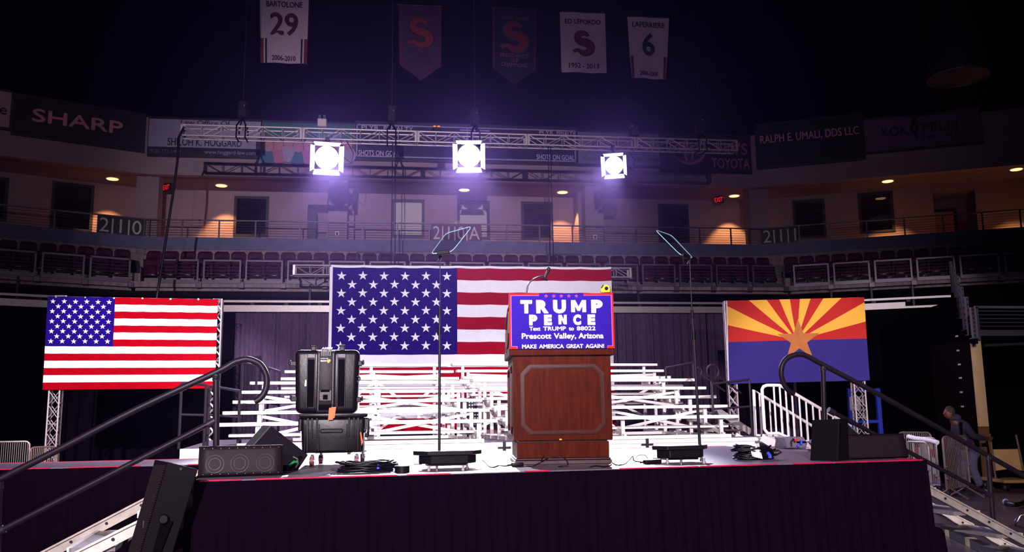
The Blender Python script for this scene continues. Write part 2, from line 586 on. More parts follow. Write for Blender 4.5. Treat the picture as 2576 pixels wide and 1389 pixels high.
# ------------------------------------------------------------------ recessed lights, exit signs
WARM = (1.0, 0.48, 0.14)
lamp_glow = M('downlight_glow', (255, 205, 130), 0.4, 0, 0, emit=2.2)
dl = [(SL, 283, 449, 'in the balcony soffit left of the corner column'), (SCN, 557, 466, 'in the balcony soffit left of the dark window'),
      (SCN, 1168, 477, 'in the balcony soffit above the pale window'), (SCN, 1415, 483, 'in the balcony soffit beside the right inner column'),
      (SCN, 1847, 492, 'in the balcony soffit right of the red exit sign'), (SRT, 2233, 455, 'in the right wing soffit above the lit window'),
      (SRT, 2566, 415, 'in the right wing soffit at the frame edge')]
for sg, x, y, where in dl:
    d = ray(x, y)
    p = EYE + d * ((Z_SOF + 0.1 - CAMZ) / d.z)
    q = sg.i @ p
    q.y = min(max(q.y, 1.0), 1.9)
    p = sg.w(q.x, q.y, Z_SOF + 0.1)
    t = thing('ceiling_downlight', 'round warm recessed downlight ' + where, 'light', p, sg.a, 'recessed downlights')
    mb = MB()
    mb.cyl((0, 0, 0.0), (0, 0, -0.02), 0.24, n=24)
    mb.build('trim_ring', white_paint, t)
    MB().cyl((0, 0, -0.02), (0, 0, -0.035), 0.2, n=24).build('lamp_glass', lamp_glow, t)
    tgt = sg.w(q.x + 0.1, q.y + 0.45, Z_LEDGE[0] - 0.5)
    spot('downlight_lamp', p + Vector((0, 0, -0.06)), tgt, 650, 74, 0.4, WARM, 0.05)
exit_red = M('exit_letters', (255, 40, 24), 0.5, 0, 0, emit=0.7)
for x, y, where in ((421, 472, 'beside the slack cable at the left corner'), (1809, 503, 'near the right corner downlight')):
    a, z = SCN.at(x, y, 1.6)
    t = thing('exit_sign', 'small black exit sign with red letters hanging ' + where, 'exit sign', SCN.w(a, 1.6, z - 0.14), R(-38), 'exit signs on the balcony')
    MB().bb(-0.2, 0.2, -0.04, 0.04, 0, 0.3).build('sign_box', black_plastic, t, bevel=0.01)
    MB().text('EXIT', lambda p, y, z: Vector((p, y, z)), 0, 0.15, 0.2, 0.34, 0.01, y=-0.045).build('letters', exit_red, t)
    MB().cyl((0, 0, 0.3), (0, 0, max(0.32, Z_SOF + 0.1 - z + 0.14)), 0.012, n=6).build('stem', black_steel, t)
for x, y, where in ((848, 588, 'left inner column'), (1497, 596, 'right inner column')):
    a, z = SCN.at(x, y, 0.34)
    mb = MB()
    sbox(mb, SCN, a - 0.07, a + 0.07, 0.335, 0.352, z - 0.08, z + 0.08)
    mb.mi = 1
    sbox(mb, SCN, a - 0.035, a + 0.035, 0.325, 0.336, z - 0.045, z + 0.045)
    single('wall_outlet', mb, [white_paint, black_plastic], 'small white outlet plate low on the ' + where, 'outlet', SCN.w(a, 0.35, z), 'outlet plates on the columns')

# ------------------------------------------------------------------ balcony railings
for sg, side in RUNS:
    a0, a1 = span(sg, 0.12)
    o = sg.w(0, 0.12, Z_LEDGE[0])
    t = thing('balcony_railing', {'left': 'thin steel cable railing along the left balcony wing', 'back': 'long steel cable railing along the middle balcony',
                                  'right': 'dark steel cable railing along the right balcony wing'}[side], 'railing', o, sg.a)
    h = Z_RAIL - Z_LEDGE[0]
    MB().bar((a0, 0, h), (a1, 0, h), 0.06, 0.045).build('top_rail', rail_steel, t)
    MB().bar((a0, 0.5, -0.0), (a1, 0.5, -0.0), 0.03, 0.03).build('back_rail', rail_steel, t)
    px = {'left': [135, 245, 362], 'back': [375, 458, 551, 643, 754, 823, 912, 1000, 1080, 1275, 1357, 1440, 1520, 1600, 1760, 1838, 1884],
          'right': [2010, 2089, 2181, 2276, 2374, 2474, 2570]}[side]
    for x in px:
        s_ = sg.at(x, 580, 0.12)[0]
        MB().bar((s_, 0, 0), (s_, 0, h), 0.05, 0.05, (1, 0, 0)).build('post', rail_steel, t)
    for k in range(6):
        zc = h * (k + 1) / 7.2
        MB().tube([(a0, 0, zc), (a1, 0, zc)], 0.008, 5).build('cable', rail_steel, t)

# section numbers hung on the railing
num_white = M('number_white', (190, 178, 178), 0.6)
num_back = {'210': M('number_dark', (30, 16, 22), 0.6), '210A': M('number_maroon', (84, 34, 62), 0.6)}
for s_, sg, box, where in (('2|1|0', SL, (246, 541, 360, 598), 'dark section board with pale numerals 210 on the left wing railing'),
                           ('2|1|0|A', SCN, (1085, 566, 1211, 607), 'maroon section board with pale characters 210A in the middle of the railing'),
                           ('2|1|1', SRT, (1917, 575, 2006, 617), 'dim section board with pale numerals 211 on the right wing railing')):
    x0, y0, x1, y1 = box
    ym = (y0 + y1) / 2
    a, b = sg.at(x0, ym, 0.04)[0], sg.at(x1, ym, 0.04)[0]
    z0, z1 = Z_LEDGE[0] + 0.0, Z_RAIL - 0.02
    t = thing('section_board', where, 'section sign', sg.w((a + b) / 2, 0.04, z0), sg.a, 'section boards on the balcony railing')
    w, h = b - a, z1 - z0
    MB().bb(-w / 2, w / 2, 0, 0.03, 0, h).build('board', num_back['210A' if 'A' in s_ else '210'], t)
    MB().text(s_, lambda p, y, z: Vector((p, y, z)), 0, h / 2, h * 0.82, w * 0.93, 0.0, y=-0.008).build('numerals', num_white, t)

# ------------------------------------------------------------------ sponsor boards and scoreboard panel on the fascia
def board(sg, box, name, label, col, lines, cat='sign board', frame=None, extra=None, t_=-0.14):
    (xa, ya0, ya1), (xb, yb0, yb1) = box
    a, z1 = sg.at(xa, ya0, t_)
    b, z1b = sg.at(xb, yb0, t_)
    z0, z0b = sg.at(xa, ya1, t_)[1], sg.at(xb, yb1, t_)[1]
    z1, z0 = (z1 + z1b) / 2, (z0 + z0b) / 2
    w, h = b - a, z1 - z0
    t = thing(name, label, cat, sg.w((a + b) / 2, t_, z0), sg.a, 'boards on the balcony fascia')
    MB().bb(-w / 2, w / 2, 0, 0.1, 0, h).build('panel', M('board_%d_%d_%d' % col, col, 0.7, 0, 0.04, 2), t)
    MB().bb(-w / 2 - 0.03, w / 2 + 0.03, 0.02, 0.12, -0.09, h + 0.09).build('casing', black_paint, t)
    fn = lambda p, y, z: Vector((p, y, z))
    for (s_, cx, cz, ch, cw, c, bold) in lines:     # centre as fraction of the board, heights as fraction too
        MB().text(s_, fn, (cx - 0.5) * w, cz * h, ch * h, cw * w if cw else None, 0, y=-0.006, fat=bold * ch * h).build('lettering', M('ink_%d_%d_%d' % c, c, 0.7, 0, 0.05, 4), t)
    if extra:
        extra(t, w, h)
    return t


def flat(poly, y0, y1):
    return MB().prism(poly, y0, y1, lambda a, b, d: Vector((a, d, b)))


def ring(cx, cz, rx, rz, th, y0, y1, n=40):
    mb = MB()
    for i in range(n):
        a, b = 2 * math.pi * i / n, 2 * math.pi * (i + 1) / n
        mb.hexa([Vector((cx + rx * k * math.cos(q), y, cz + rz * k2 * math.sin(q))) for y in (y0, y1) for q, k, k2 in ((a, 1, 1), (b, 1, 1), (b, 1 - th / rx, 1 - th / rz), (a, 1 - th / rx, 1 - th / rz))])
    return mb


PINK, PALE, INK = (196, 120, 150), (190, 180, 200), (30, 22, 48)
board(SL, ((-60, 222, 312), (30, 231, 319)), 'sponsor_board', 'pale board cut by the frame left of the dark red board', (176, 140, 160), [('e', 0.8, 0.5, 0.3, None, (20, 14, 20), 0.01)])
board(SL, ((37, 234, 324), (366, 296, 385)), 'sponsor_board', 'dark red board with wide pink lettering on the left wing', (36, 8, 12), [('SHARP', 0.48, 0.55, 0.36, 0.68, (220, 140, 165), 0.03)])


def law(t, w, h):
    MB().bb(-w / 2, w / 2, -0.004, 0, 0, h * 0.2).build('lower_strip', M('navy_strip', (20, 16, 46), 0.7), t)


board(SCN, ((376, 298, 386), (657, 307, 393)), 'sponsor_board', 'pale violet law office board behind the left end of the long truss', (150, 138, 172),
      [('Law Office Of', 0.5, 0.92, 0.16, 0.44, INK, 0.01), ('SHILOH K. HOGGARD', 0.5, 0.36, 0.22, 0.66, INK, 0.02), ('(928) 771-1400', 0.15, 0.08, 0.11, 0.28, (110, 96, 140), 0.005),
       ('www.hoggard-law.com', 0.73, 0.09, 0.12, 0.46, (150, 140, 180), 0.005)], extra=law)


def kids(t, w, h):
    MB().bb(-w / 2, w / 2, -0.004, 0, 0, h * 0.5).build('picture_area', M('picture_mauve', (120, 86, 130), 0.7, 0, 0.2, 3), t)
    mb = MB()
    mb.mi = 0
    for i in range(9):
        mb.mi = 0
        cx, cz = -w * 0.44 + i * w * 0.11, h * (0.27 + 0.06 * (i % 3))
        mb.ball((cx, -0.012, cz), 0.2, 12, 8, (0.85, 0.05, 1.1))
        mb.mi = 1 + i % 3
        mb.ball((cx, -0.008, cz - 0.42), 0.36, 12, 8, (0.9, 0.03, 0.9))
    mb.build('blurred_figures', [M('figure_skin', (176, 120, 130), 0.7), M('figure_teal', (60, 100, 120), 0.7), M('figure_pink', (170, 100, 130), 0.7), M('figure_pale', (150, 136, 160), 0.7)], t)


board(SCN, ((664, 307, 390), (888, 314, 396)), 'sponsor_board', 'green topped picture board with blurred figures beside the scoreboard panel', (44, 96, 96), [('ll  life', 0.62, 0.66, 0.2, 0.5, (120, 150, 160), 0.01)], extra=kids)


def score(t, w, h):
    f = 0.05
    mb = MB()
    mb.bb(-w / 2 + .04, w / 2 - .04, -0.012, 0, h - f - .04, h - .04).bb(-w / 2 + .04, w / 2 - .04, -0.012, 0, .04, f + .04)
    mb.bb(-w / 2 + .04, -w / 2 + f + .04, -0.012, 0, .04, h - .04).bb(w / 2 - f - .04, w / 2 - .04, -0.012, 0, .04, h - .04)
    mb.build('border', M('score_border', (150, 136, 176), 0.6), t)
    MB().bb(-0.04, 0.0, -0.012, 0, h * .6, h - .08).bb(-w * .035, w * .1, -0.012, 0, h * 0.86, h * 0.9).build('divider', M('score_border', (150, 136, 176), 0.6), t)


LET = (196, 182, 216)
board(SCN, ((894, 309, 396), (1450, 326, 411)), 'scoreboard_panel', 'dark scoreboard panel lettered for shots on goal behind the middle lamp', (28, 16, 58),
      [('PLYR', 0.065, 0.88, 0.125, 0.075, LET, 0.005), ('PENALTY', 0.19, 0.87, 0.125, 0.13, LET, 0.005), ('SHOTS ON GOAL', 0.105, 0.15, 0.15, 0.18, LET, 0.01),
       ('PLYR', 0.86, 0.88, 0.125, 0.065, LET, 0.005), ('PENALTY', 0.95, 0.87, 0.125, 0.085, LET, 0.005), ('SHOTS ON GOAL', 0.90, 0.16, 0.15, 0.175, LET, 0.01)], cat='scoreboard', extra=score)
def dots(t, w, h):
    for x0, x1, z in ((-.46, -.1, .34), (.12, .46, .3)):
        MB().bb(w * x0, w * x1, -0.006, 0, h * z, h * (z + .015)).build('underline', M('ink_66_54_92', (66, 54, 92), 0.7), t)


board(SCN, ((1453, 331, 413), (1657, 338, 415)), 'sponsor_board', 'grey violet board with slanted tagline behind the smallest lamp', (124, 112, 148),
      [('Keeping you', 0.27, 0.19, 0.15, 0.42, (66, 54, 92), 0.01), ('7 Days a Week!', 0.8, 0.19, 0.15, 0.4, (66, 54, 92), 0.01), ('D M', 0.3, 0.58, 0.24, 0.24, (66, 54, 92), 0.0), ('cer', 0.76, 0.5, 0.2, 0.16, (66, 54, 92), 0.0)], extra=dots)


def oval(t, w, h):
    c = -w * 0.19
    mb = ring(c, h * 0.52, w * 0.18, h * 0.36, 0.1, -0.012, 0)
    b = ring(c, h * 0.52, w * 0.055, h * 0.34, 0.09, -0.012, 0)
    e = ring(c, h * 0.71, w * 0.12, h * 0.17, 0.08, -0.012, 0)
    for q in (b, e):
        mb.add(q.v, q.f)
    mb.build('oval_emblem', M('ink_176_104_140', (176, 104, 140), 0.7), t)


board(SCN, ((1660, 336, 425), (1886, 350, 432)), 'sponsor_board', 'dark red car dealer board at the right end of the truss', (40, 10, 18),
      [('TIM\'S', 0.78, 0.66, 0.34, 0.36, (176, 104, 140), 0.02), ('TOYOTA', 0.77, 0.23, 0.3, 0.42, (176, 104, 140), 0.02)], extra=oval)
board(SRT, ((1900, 323, 424), (2168, 284, 393)), 'sponsor_board', 'black dentist board with rose lettering on the right wing', (14, 6, 14),
      [('RALPH E. UMALI, DDS LLC', 0.5, 0.66, 0.2, 0.92, (226, 150, 186), 0.01), ('Cosmetic Dentistry', 0.52, 0.38, 0.16, 0.76, (24, 24, 50), 0.01), ('(928) 778-2021', 0.18, 0.12, 0.1, 0.3, (60, 30, 22), 0.005), ('www.ralphdmsalo.com', 0.66, 0.12, 0.1, 0.6, (60, 30, 22), 0.005)])


def flute(t, w, h):
    c, z = -w * 0.06, h * 0.58
    ink = M('ink_24_12_28', (24, 12, 28), 0.7)
    mb = ring(c, z, w * 0.036, h * 0.15, 0.09, -0.012, 0)
    mb.ball((c, -0.006, z + h * 0.23), h * 0.085, 12, 8, (1, 0.05, 1))
    for k in (-1, 0, 1):
        mb.bar((c, -0.006, z + h * 0.28), (c + k * 0.16, -0.006, z + h * 0.4), 0.04, 0.01, (0, 1, 0))
    mb.bar((c + 0.04, -0.006, z + h * 0.2), (c + 0.4, -0.006, z + h * 0.02), 0.05, 0.01, (0, 1, 0))
    mb.bar((c, -0.006, z - h * 0.14), (c + 0.1, -0.006, z - h * 0.36), 0.07, 0.01, (0, 1, 0))
    mb.build('flute_player_emblem', ink, t)


board(SRT, ((2172, 307, 386), (2462, 268, 352)), 'sponsor_board', 'pale plum eye care board with flute player emblem on the right wing', (104, 70, 110),
      [('KOK', 0.27, 0.56, 0.3, 0.23, (24, 12, 28), 0.01), ('PELLI', 0.66, 0.58, 0.3, 0.3, (24, 12, 28), 0.01), ('eye care', 0.66, 0.32, 0.16, 0.32, (24, 12, 28), 0.0), ('OUR VISION IS TO CARE ABOUT YOURS', 0.5, 0.08, 0.07, 0.64, (50, 26, 50), 0.003)], extra=flute)
# ------------------------------------------------------------------ seating bowl below the balcony
TF = -5.0
ZG = [SCN.at(700, y, TF)[1] for y in (658, 706, 715, 724)]       # guard top, kick plate top and bottom, concrete bottom
ZB = [SCN.at(690, y, TF - 0.1)[1] for y in (756, 761.5, 768, 779.5, 785)]
ztf = ZG[1] - 0.05
for sg, side in RUNS:
    a0, a1 = span(sg, TF)
    m0, m1 = span(sg, -3.9)
    e0, e1 = span(sg, 0.05)
    mb = MB()
    sbox(mb, sg, a0, a1, TF, TF + 0.25, ZG[3], ztf)
    mb.hexa([sg.w(a0, TF + .25, ztf - .25), sg.w(a1, TF + .25, ztf - .25), sg.w(m1, -3.9, ztf - .25), sg.w(m0, -3.9, ztf - .25),
             sg.w(a0, TF + .25, ztf), sg.w(a1, TF + .25, ztf), sg.w(m1, -3.9, ztf), sg.w(m0, -3.9, ztf)])
    mb.hexa([sg.w(m0, -3.9, ztf - .25), sg.w(m1, -3.9, ztf - .25), sg.w(e1, .05, ztf - .25), sg.w(e0, .05, ztf - .25),
             sg.w(m0, -3.9, ztf + .42), sg.w(m1, -3.9, ztf + .42), sg.w(e1, .05, ztf + .42), sg.w(e0, .05, ztf + .42)])
    struct('floor_seating_' + side, mb, concrete)
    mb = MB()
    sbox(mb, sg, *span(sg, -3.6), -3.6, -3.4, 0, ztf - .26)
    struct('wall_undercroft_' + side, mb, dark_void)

# one seat, copied along the rows
def make_seat():
    t = thing('stadium_seat', '', 'seat', (0, 0, 0))
    prof = [(0, 0.30, 0.0), (0.3, 0.5, 0.03), (0.8, 0.80, 0.09), (1, 0.87, 0.12)]

    def back(i, j):
        a = i * 2 - 1
        z = 0.32 + 0.54 * j
        w = 0.235 * (1 - 0.16 * max(0, j - 0.82) / 0.18 * abs(a) ** 3)
        return Vector((a * w, 0.10 * j - 0.05 * (1 - a * a) * -1 * 0.6, z - 0.03 * max(0, abs(a) - 0.7) / 0.3 * (j > 0.9)))
    mb = MB().grid(8, 6, back)
    mb.build('seat_back', seat_mat, t, smooth=60, solid=0.025)

    def pan(i, j):
        a = i * 2 - 1
        w = 0.205 - 0.05 * j
        return Vector((a * w * (1 - 0.12 * max(0, j - .85) / .15), -0.20 + 0.10 * j + 0.045 * abs(a) ** 2.5 + 0.04 * max(0, j - 0.8) / 0.2, 0.26 + 0.36 * j))
    MB().grid(8, 6, pan).build('seat_pan', seat_mat, t, smooth=60, solid=0.03)
    mb = MB().bb(-0.27, -0.24, -0.12, 0.1, 0.0, 0.52).bb(-0.265, -0.245, -0.2, 0.1, 0.50, 0.54)
    mb.build('seat_standard', black_steel, t, bevel=0.01)
    return t


seat0 = make_seat()
first = True
secname = {'left': 'left wing', 'back': 'middle section', 'right': 'right wing'}
for sg, side in RUNS:
    for row, (tt, zz, lab) in enumerate(((-4.25, ztf, 'front row'), (-3.2, ztf + .42, 'upper row'))):
        s0, s1 = span(sg, tt, 0.2)
        n = int((s1 - s0) / 0.525)
        corner = {'left': 'left corner', 'back': 'left corner', 'right': 'right corner'}[side]
        k = 0
        for i in range(n):
            if side == 'left':
                s_ = s1 - 0.26 - i * 0.525
                if s_ < -7.6: break
            else:
                s_ = s0 + 0.26 + i * 0.525
                if side == 'right' and s_ > 8.6: break
            p = sg.w(s_, tt, zz)
            lb = 'folded maroon stadium seat, %s from the %s, %s of the %s' % (nth(k), corner, lab, secname[side])
            k += 1
            if first:
                seat0.location, seat0.rotation_euler = p, (0, 0, sg.a)
                tag(seat0, lb, None, 'stadium seats below the balcony')
                MW[seat0.name] = Matrix.Translation(p) @ Matrix.Rotation(sg.a, 4, 'Z')
                first = False
            else:
                dup(seat0, p, sg.a, lb, 'stadium seats below the balcony')

# guard panels in front of the seats
def make_guard(w):
    t = thing('guard_panel', '', 'guard rail', (0, 0, 0))
    h = ZG[0] - ZG[2]
    hk = ZG[1] - ZG[2]
    mb = MB().bar((0.025, 0, 0), (0.025, 0, h), .05, .05, (1, 0, 0)).bar((w - .025, 0, 0), (w - .025, 0, h), .05, .05, (1, 0, 0)).bar((0, 0, h), (w, 0, h), .05, .05)
    mb.build('guard_frame', rail_steel, t)
    MB().bb(0, w, -.02, .02, 0, hk).build('kick_plate', rail_steel, t)
    for k in range(5):
        z = hk + (h - hk) * (k + 1) / 6
        MB().tube([(0.03, 0, z), (w - .03, 0, z)], 0.009, 5).build('cable', rail_steel, t)
    MB().bb(w - .06, w + .11, -.06, .0, -.14, .02).build('bracket', rail_steel, t, bevel=.01)
    return t


sA, sB, sC = SCN.at(618, 690, TF)[0], SCN.at(712, 690, TF)[0], SCN.at(723, 690, TF)[0]
gw, gp = sB - sA, sC - sA
g0 = make_guard(gw)
first = True
for sg, side in RUNS:
    s0, s1 = span(sg, TF, 0.1)
    if side == 'back':
        st = sA - gp * int((sA - s0) / gp)
    elif side == 'left':
        st = s1 - gw - gp * 5
        s0 = st
    else:
        st, s1 = s0, s0 + gp * 6
    k = 0
    while st + gw < s1 + 0.05:
        lb = 'grey steel guard panel with cables, %s from the left end of the %s' % (nth(k), secname[side])
        k += 1
        p = sg.w(st, TF - 0.05, ZG[2])
        if first:
            g0.location, g0.rotation_euler = p, (0, 0, sg.a)
            MW[g0.name] = Matrix.Translation(p) @ Matrix.Rotation(sg.a, 4, 'Z')
            tag(g0, lb, None, 'guard panels in front of the seats')
            first = False
        else:
            dup(g0, p, sg.a, lb, 'guard panels in front of the seats')
        st += gp
for xs, lb in (((898, 956, 989), 'tall aisle handrail frame above the blue star field of the middle flag'), ((1379, 1402, 1463), 'tall aisle handrail frame above the red stripes behind the microphone')):
    a, m_, b = [SCN.at(x, 650, -4.0)[0] for x in xs]
    z1 = SCN.at(940, 634.5, -4.0)[1]
    t = thing('aisle_handrail', lb, 'handrail', SCN.w(a, -3.95, ztf + .0), 0, 'aisle handrails between the seats')
    h, w = z1 - ztf, b - a
    MB().tube([(0, 0, 0.43), (0, 0, h)], .03).build('post', rail_steel, t)
    MB().tube([(w, 0, 0.43), (w, 0, h)], .03).build('post', rail_steel, t)
    MB().tube([(0, 0, h), (w, 0, h)], .022).build('top_rail', rail_steel, t)
    q = m_ - a
    MB().tube([(q, -.1, 0.3), (q, -.1, h - .06), (q, -.05, h - .01), (q, .04, h - .01), (q, .06, h - .08)], .025).build('grab_rail', chrome, t)

# long aluminium rails and the drape hung from them
for sg, side in RUNS:
    s0, s1 = span(sg, TF - .1)
    if side == 'right':
        s1 = sg.at(2405, 740, TF - .1)[0]
    t = thing('drape_rail', {'left': 'pale aluminium double rail above the dark left drape', 'back': 'pale aluminium double rail with web plate above the middle drape',
                             'right': 'pale aluminium double rail above the dark right drape'}[side], 'rail', sg.w(0, TF - .1, ZB[4]), sg.a)
    z = [q - ZB[4] for q in ZB]
    MB().bar((s0, 0, (z[0] + z[1]) / 2), (s1, 0, (z[0] + z[1]) / 2), .08, z[0] - z[1]).build('upper_rail', alu_dull, t)
    MB().bar((s0, 0, z[3] / 2), (s1, 0, z[3] / 2), .08, z[3]).build('lower_rail', alu_dull, t)
    mb = MB()
    if side == 'left':
        mb.bb(s0, sg.at(120, 750, TF - .1)[0], .01, .03, z[3], z[2])
    elif side == 'back':
        mb.bb(s0, s1, .01, .03, z[3], z[2])
    else:
        mb.bb(sg.at(2130, 745, TF - .1)[0], sg.at(2276, 745, TF - .1)[0], .01, .03, z[3], z[2])
    mb.build('web_plate', alu_dull, t)
    mb = MB()
    for k in range(int((s1 - s0) / 1.0)):
        mb.bb(s0 + .4 + k, s0 + .52 + k, .0, .05, z[2], z[1])
    mb.build('spacer', black_steel, t)
    for k in (0.25, 0.5, 0.75):                      # carried by drop arms from the concrete
        sx = s0 + (s1 - s0) * k
        MB().bar((sx, .1, 0), (sx, .1, ZG[3] - ZB[4] + .1), .06, .06, (1, 0, 0)).build('drop_arm', black_steel, t)


def pleat_fn(amp, wl, seed):
    rnd = random.Random(seed)
    ph = [rnd.uniform(0, 6.28) for _ in range(4)]

    def f(s, z01):
        x = s / wl * 2 * math.pi
        a = math.sin(x + 1.1 * math.sin(x * 0.31 + ph[0]) + ph[1]) * 0.65 + math.sin(x * 1.73 + ph[2]) * 0.25 + math.sin(x * 0.37 + ph[3]) * 0.4
        return amp * a * (0.35 + 0.65 * (1 - z01))
    return f


def drape(name, label, sg_w, s0, s1, z0, z1, mat, wl, amp, seed, cat='curtain', rows=5, step=8, group=None):
    pf = pleat_fn(amp, wl, seed)
    n = max(8, int(abs(s1 - s0) / wl * step))
    mb = MB().grid(n, rows, lambda i, j: sg_w(s0 + (s1 - s0) * i, pf((s0 + (s1 - s0) * i), j), z0 + (z1 - z0) * j))
    return single(name, mb, mat, label, cat, sg_w((s0 + s1) / 2, 0, z0), group, smooth=80)


zc = ZB[4] - .03
for sg, side in RUNS:
    s0, s1 = span(sg, TF - .1, .05)
    if side == 'left':
        s0 = -11
    if side == 'right':
        s1 = sg.at(2405, 740, TF - .1)[0]
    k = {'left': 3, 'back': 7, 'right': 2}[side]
    for i in range(k):
        a, b = s0 + (s1 - s0) * i / k + .01, s0 + (s1 - s0) * (i + 1) / k - .01
        where = {'left': 'floor length black drape on the left wing, %s panel from the frame edge' % nth(i), 'back': 'floor length purple grey drape, %s panel from the left corner' % nth(i),
                 'right': 'floor length black drape on the right wing, %s panel from the corner' % nth(i)}[side]
        if side == 'back' and not i:  # black velour here stands in for the left flag's shade on the drape
            where = 'floor length drape at the left corner, shade coloured in, behind the left flag towers'
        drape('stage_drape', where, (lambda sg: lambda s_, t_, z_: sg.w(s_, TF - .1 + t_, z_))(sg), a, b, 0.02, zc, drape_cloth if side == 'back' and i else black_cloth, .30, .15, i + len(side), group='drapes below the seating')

# ------------------------------------------------------------------ trusses
def truss_mesh(L, hh, ww, r, pitch, both=True):
    """box truss along x from 0 to L, height hh (z down from 0), depth ww (y)"""
    mb = MB()
    for y in (0, ww):
        for z in (0, -hh):
            mb.tube([(0, y, z), (L, y, z)], r, 8)
    n = max(1, round(L / pitch))
    for k in range(n + 1):
        x = min(max(L * k / n, r), L - r)
        for y in (0, ww):
            mb.tube([(x, y, 0), (x, y, -hh)], r * .55, 6)
        mb.tube([(x, 0, -hh), (x, ww, -hh)], r * .5, 6)
        mb.tube([(x, 0, 0), (x, ww, 0)], r * .5, 6)
        if k < n:
            x2 = L * (k + 1) / n
            for y in (0, ww):
                a, b = ((x, y, -hh), (x2, y, 0)) if k % 2 else ((x, y, 0), (x2, y, -hh))
                mb.tube([a, b], r * .5, 6)
            mb.tube([(x, 0, -hh), (x2, ww, -hh)], r * .45, 6)
    for x in (0.03, L - .03):
        for y in (0, ww):
            mb.bb(x - .03, x + .03, y - r, y + r, -hh, 0)
    return mb


YT = 24.0
NY = Vector((0, 1, 0))
pa, pb = onplane(455, 313, (0, YT, 0), NY), onplane(1856, 354, (0, YT, 0), NY)
ZT = (pa.z + pb.z) / 2
LT = pb.x - pa.x
tr = thing('lighting_truss', 'long aluminium box truss carrying three bright lamps across the hall', 'truss', (pa.x, YT, ZT))
hT = pa.z - onplane(455, 342, (0, YT, 0), NY).z - .03
cuts = [0] + [onplane(x, 340, (0, YT, 0), NY).x - pa.x for x in (761, 1050, 1327, 1600)] + [LT]
for i in range(5):
    L = cuts[i + 1] - cuts[i] - .012
    s_ = truss_mesh(L, hT, .34, .026, .52)
    s_.v = [v + Vector((cuts[i], 0, 0)) for v in s_.v]
    s_.build('truss_section', truss_alu, tr, smooth=40)


def on_truss(x, y=340):
    return onplane(x, y, (0, YT, 0), NY).x


for x, lb in ((606, 'black chain hoist on the truss near its left end'), (985, 'black chain hoist on the truss left of the middle lamp'), (1196, 'black chain hoist above the middle lamp'), (1766, 'black chain hoist on the truss near its right end')):
    X = on_truss(x)
    t = thing('chain_hoist', lb, 'hoist', (X, YT + .17, ZT), 0, 'chain hoists on the lighting truss')
    MB().bb(-.13, .13, -.12, .12, .28, .78).build('motor_body', black_plastic, t, bevel=.03)
    MB().tube([(0, 0, .78), (0, 0, 24.0 - ZT)], .012, 5).build('chain', black_steel, t)
    mb = MB()
    for sx in (-1, 1):
        mb.tube([(0, 0, .3), (sx * .12, -.2, .02), (sx * .12, -.22, -hT - .03), (sx * .12, .22, -hT - .03), (sx * .12, .2, .02), (0, 0, .3)], .022, 6)
    mb.build('sling', black_cloth, t)
    MB().ball((.05, -.13, .62), .025).build('status_lamp', chrome, t)
for x, lb in ((810, 'small pale power box clamped on the truss above the first lamp'), (1595, 'small dark power box clamped on the truss right of the third lamp'), (1098, 'small dark control box with amber light on the truss')):
    X = on_truss(x)
    t = thing('power_box', lb, 'box', (X, YT, ZT + .03), 0, 'boxes on top of the lighting truss')
    big = x != 1098
    w, h = (.13, .34) if big else (.12, .12)
    MB().bb(-w, w, -.1, .14, 0, h * .7).build('housing', black_plastic if x > 900 else alu_dull, t, bevel=.02)
    mb = MB().bb(-w * .8, -.02, -.12, .1, h * .72, h).bb(.02, w * .8, -.12, .1, h * .72, h)
    mb.build('socket_cap', chrome if big else M('amber_lamp', (255, 140, 30), .4, 0, 0, emit=.6), t, bevel=.01)

